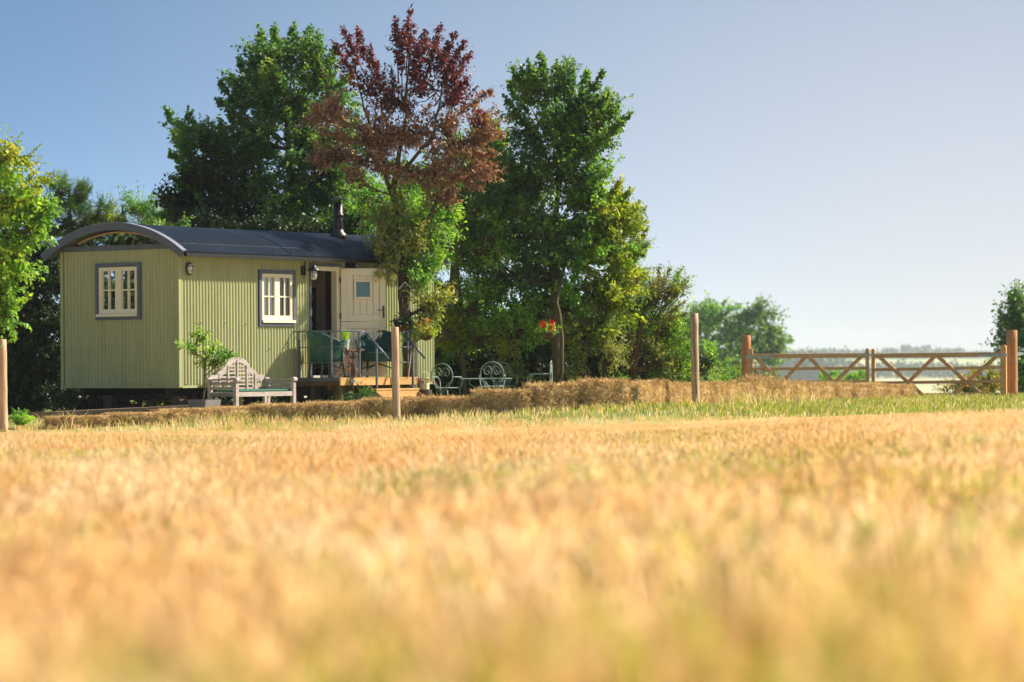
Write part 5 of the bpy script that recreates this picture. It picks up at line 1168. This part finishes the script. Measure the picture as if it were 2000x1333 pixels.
def scatter(name, mesh, P3, rot, scl, label):
    me = bpy.data.meshes.new(name); me.vertices.add(len(P3)); me.vertices.foreach_set('co', P3.astype(np.float32).ravel())
    at = me.attributes.new('rot', 'FLOAT_VECTOR', 'POINT'); at.data.foreach_set('vector', rot.astype(np.float32).ravel())
    at = me.attributes.new('scl', 'FLOAT_VECTOR', 'POINT'); at.data.foreach_set('vector', scl.astype(np.float32).ravel())
    return me
# the five clump shapes live in one source; a point picks its own by index
fld = bpy.data.objects.new('ripe_field_grass', None)
P3 = np.stack([pts[:, 0], pts[:, 1], ground_z(pts[:, 0], pts[:, 1])], 1)
me = bpy.data.meshes.new('ripe_field_grass'); me.vertices.add(n); me.vertices.foreach_set('co', P3.astype(np.float32).ravel())
a1 = me.attributes.new('rotz', 'FLOAT', 'POINT'); a1.data.foreach_set('value', r.uniform(0, 6.283, n).astype(np.float32))
a2 = me.attributes.new('size', 'FLOAT', 'POINT'); a2.data.foreach_set('value', sc_h.astype(np.float32))
a3 = me.attributes.new('pick', 'INT', 'POINT'); a3.data.foreach_set('value', kind.astype(np.int32))
for m_ in (L_['crop'], L_['cropgreen']): me.materials.append(m_)
bpy.data.objects.remove(fld); field = bpy.data.objects.new('ripe_field_grass', me); col.objects.link(field)
tag(field, 'ripe golden grass with a few green patches filling the foreground', 'field', kind='stuff')
srcs = []
for i, dm in enumerate(cl): srcs.append(bpy.data.objects.new('grass_clump_source_%d' % i, dm))
gn = ng.nodes; gl = ng.links; gi = gn.new('NodeGroupInput'); go = gn.new('NodeGroupOutput'); jn = gn.new('GeometryNodeJoinGeometry')
m2p = gn.new('GeometryNodeMeshToPoints'); gl.new(gi.outputs[0], m2p.inputs[0])
def attr(nm, ty):
    x = gn.new('GeometryNodeInputNamedAttribute'); x.data_type = ty; x.inputs[0].default_value = nm; return x
rz_ = attr('rotz', 'FLOAT'); sz_ = attr('size', 'FLOAT'); pk = attr('pick', 'INT')
cx_ = gn.new('ShaderNodeCombineXYZ'); gl.new(rz_.outputs[0], cx_.inputs[2])
for i, so in enumerate(srcs):
    oi = gn.new('GeometryNodeObjectInfo'); oi.inputs[0].default_value = so
    cp = gn.new('FunctionNodeCompare'); cp.data_type = 'INT'; cp.operation = 'EQUAL'; gl.new(pk.outputs[0], cp.inputs[2]); cp.inputs[3].default_value = i
    ip = gn.new('GeometryNodeInstanceOnPoints'); gl.new(m2p.outputs[0], ip.inputs['Points']); gl.new(cp.outputs[0], ip.inputs['Selection'])
    gl.new(oi.outputs['Geometry'], ip.inputs['Instance']); gl.new(cx_.outputs[0], ip.inputs['Rotation']); gl.new(sz_.outputs[0], ip.inputs['Scale'])
    gl.new(ip.outputs[0], jn.inputs[0])
gl.new(jn.outputs[0], go.inputs[0])
md = field.modifiers.new('scatter', 'NODES'); md.node_group = ng

# ------------------------------------------------------------------ haze
HAZE = 1.9e-4
b = MB(); b.span(-1600, 1600, -12, 3300, -17, 30); hz = b.build('haze', None)
hz.data.materials.clear(); hm = bpy.data.materials.new('haze_air'); hm.use_nodes = True; hn_ = hm.node_tree.nodes; hn_.clear()
ho = hn_.new('ShaderNodeOutputMaterial'); pv = hn_.new('ShaderNodeVolumePrincipled'); pv.inputs['Color'].default_value = (.72, .83, 1, 1); pv.inputs['Density'].default_value = HAZE; pv.inputs['Anisotropy'].default_value = .2
hm.node_tree.links.new(pv.outputs[0], ho.inputs['Volume']); hz.data.materials.append(hm); tag(hz, 'thin summer haze over the fields', kind='stuff')
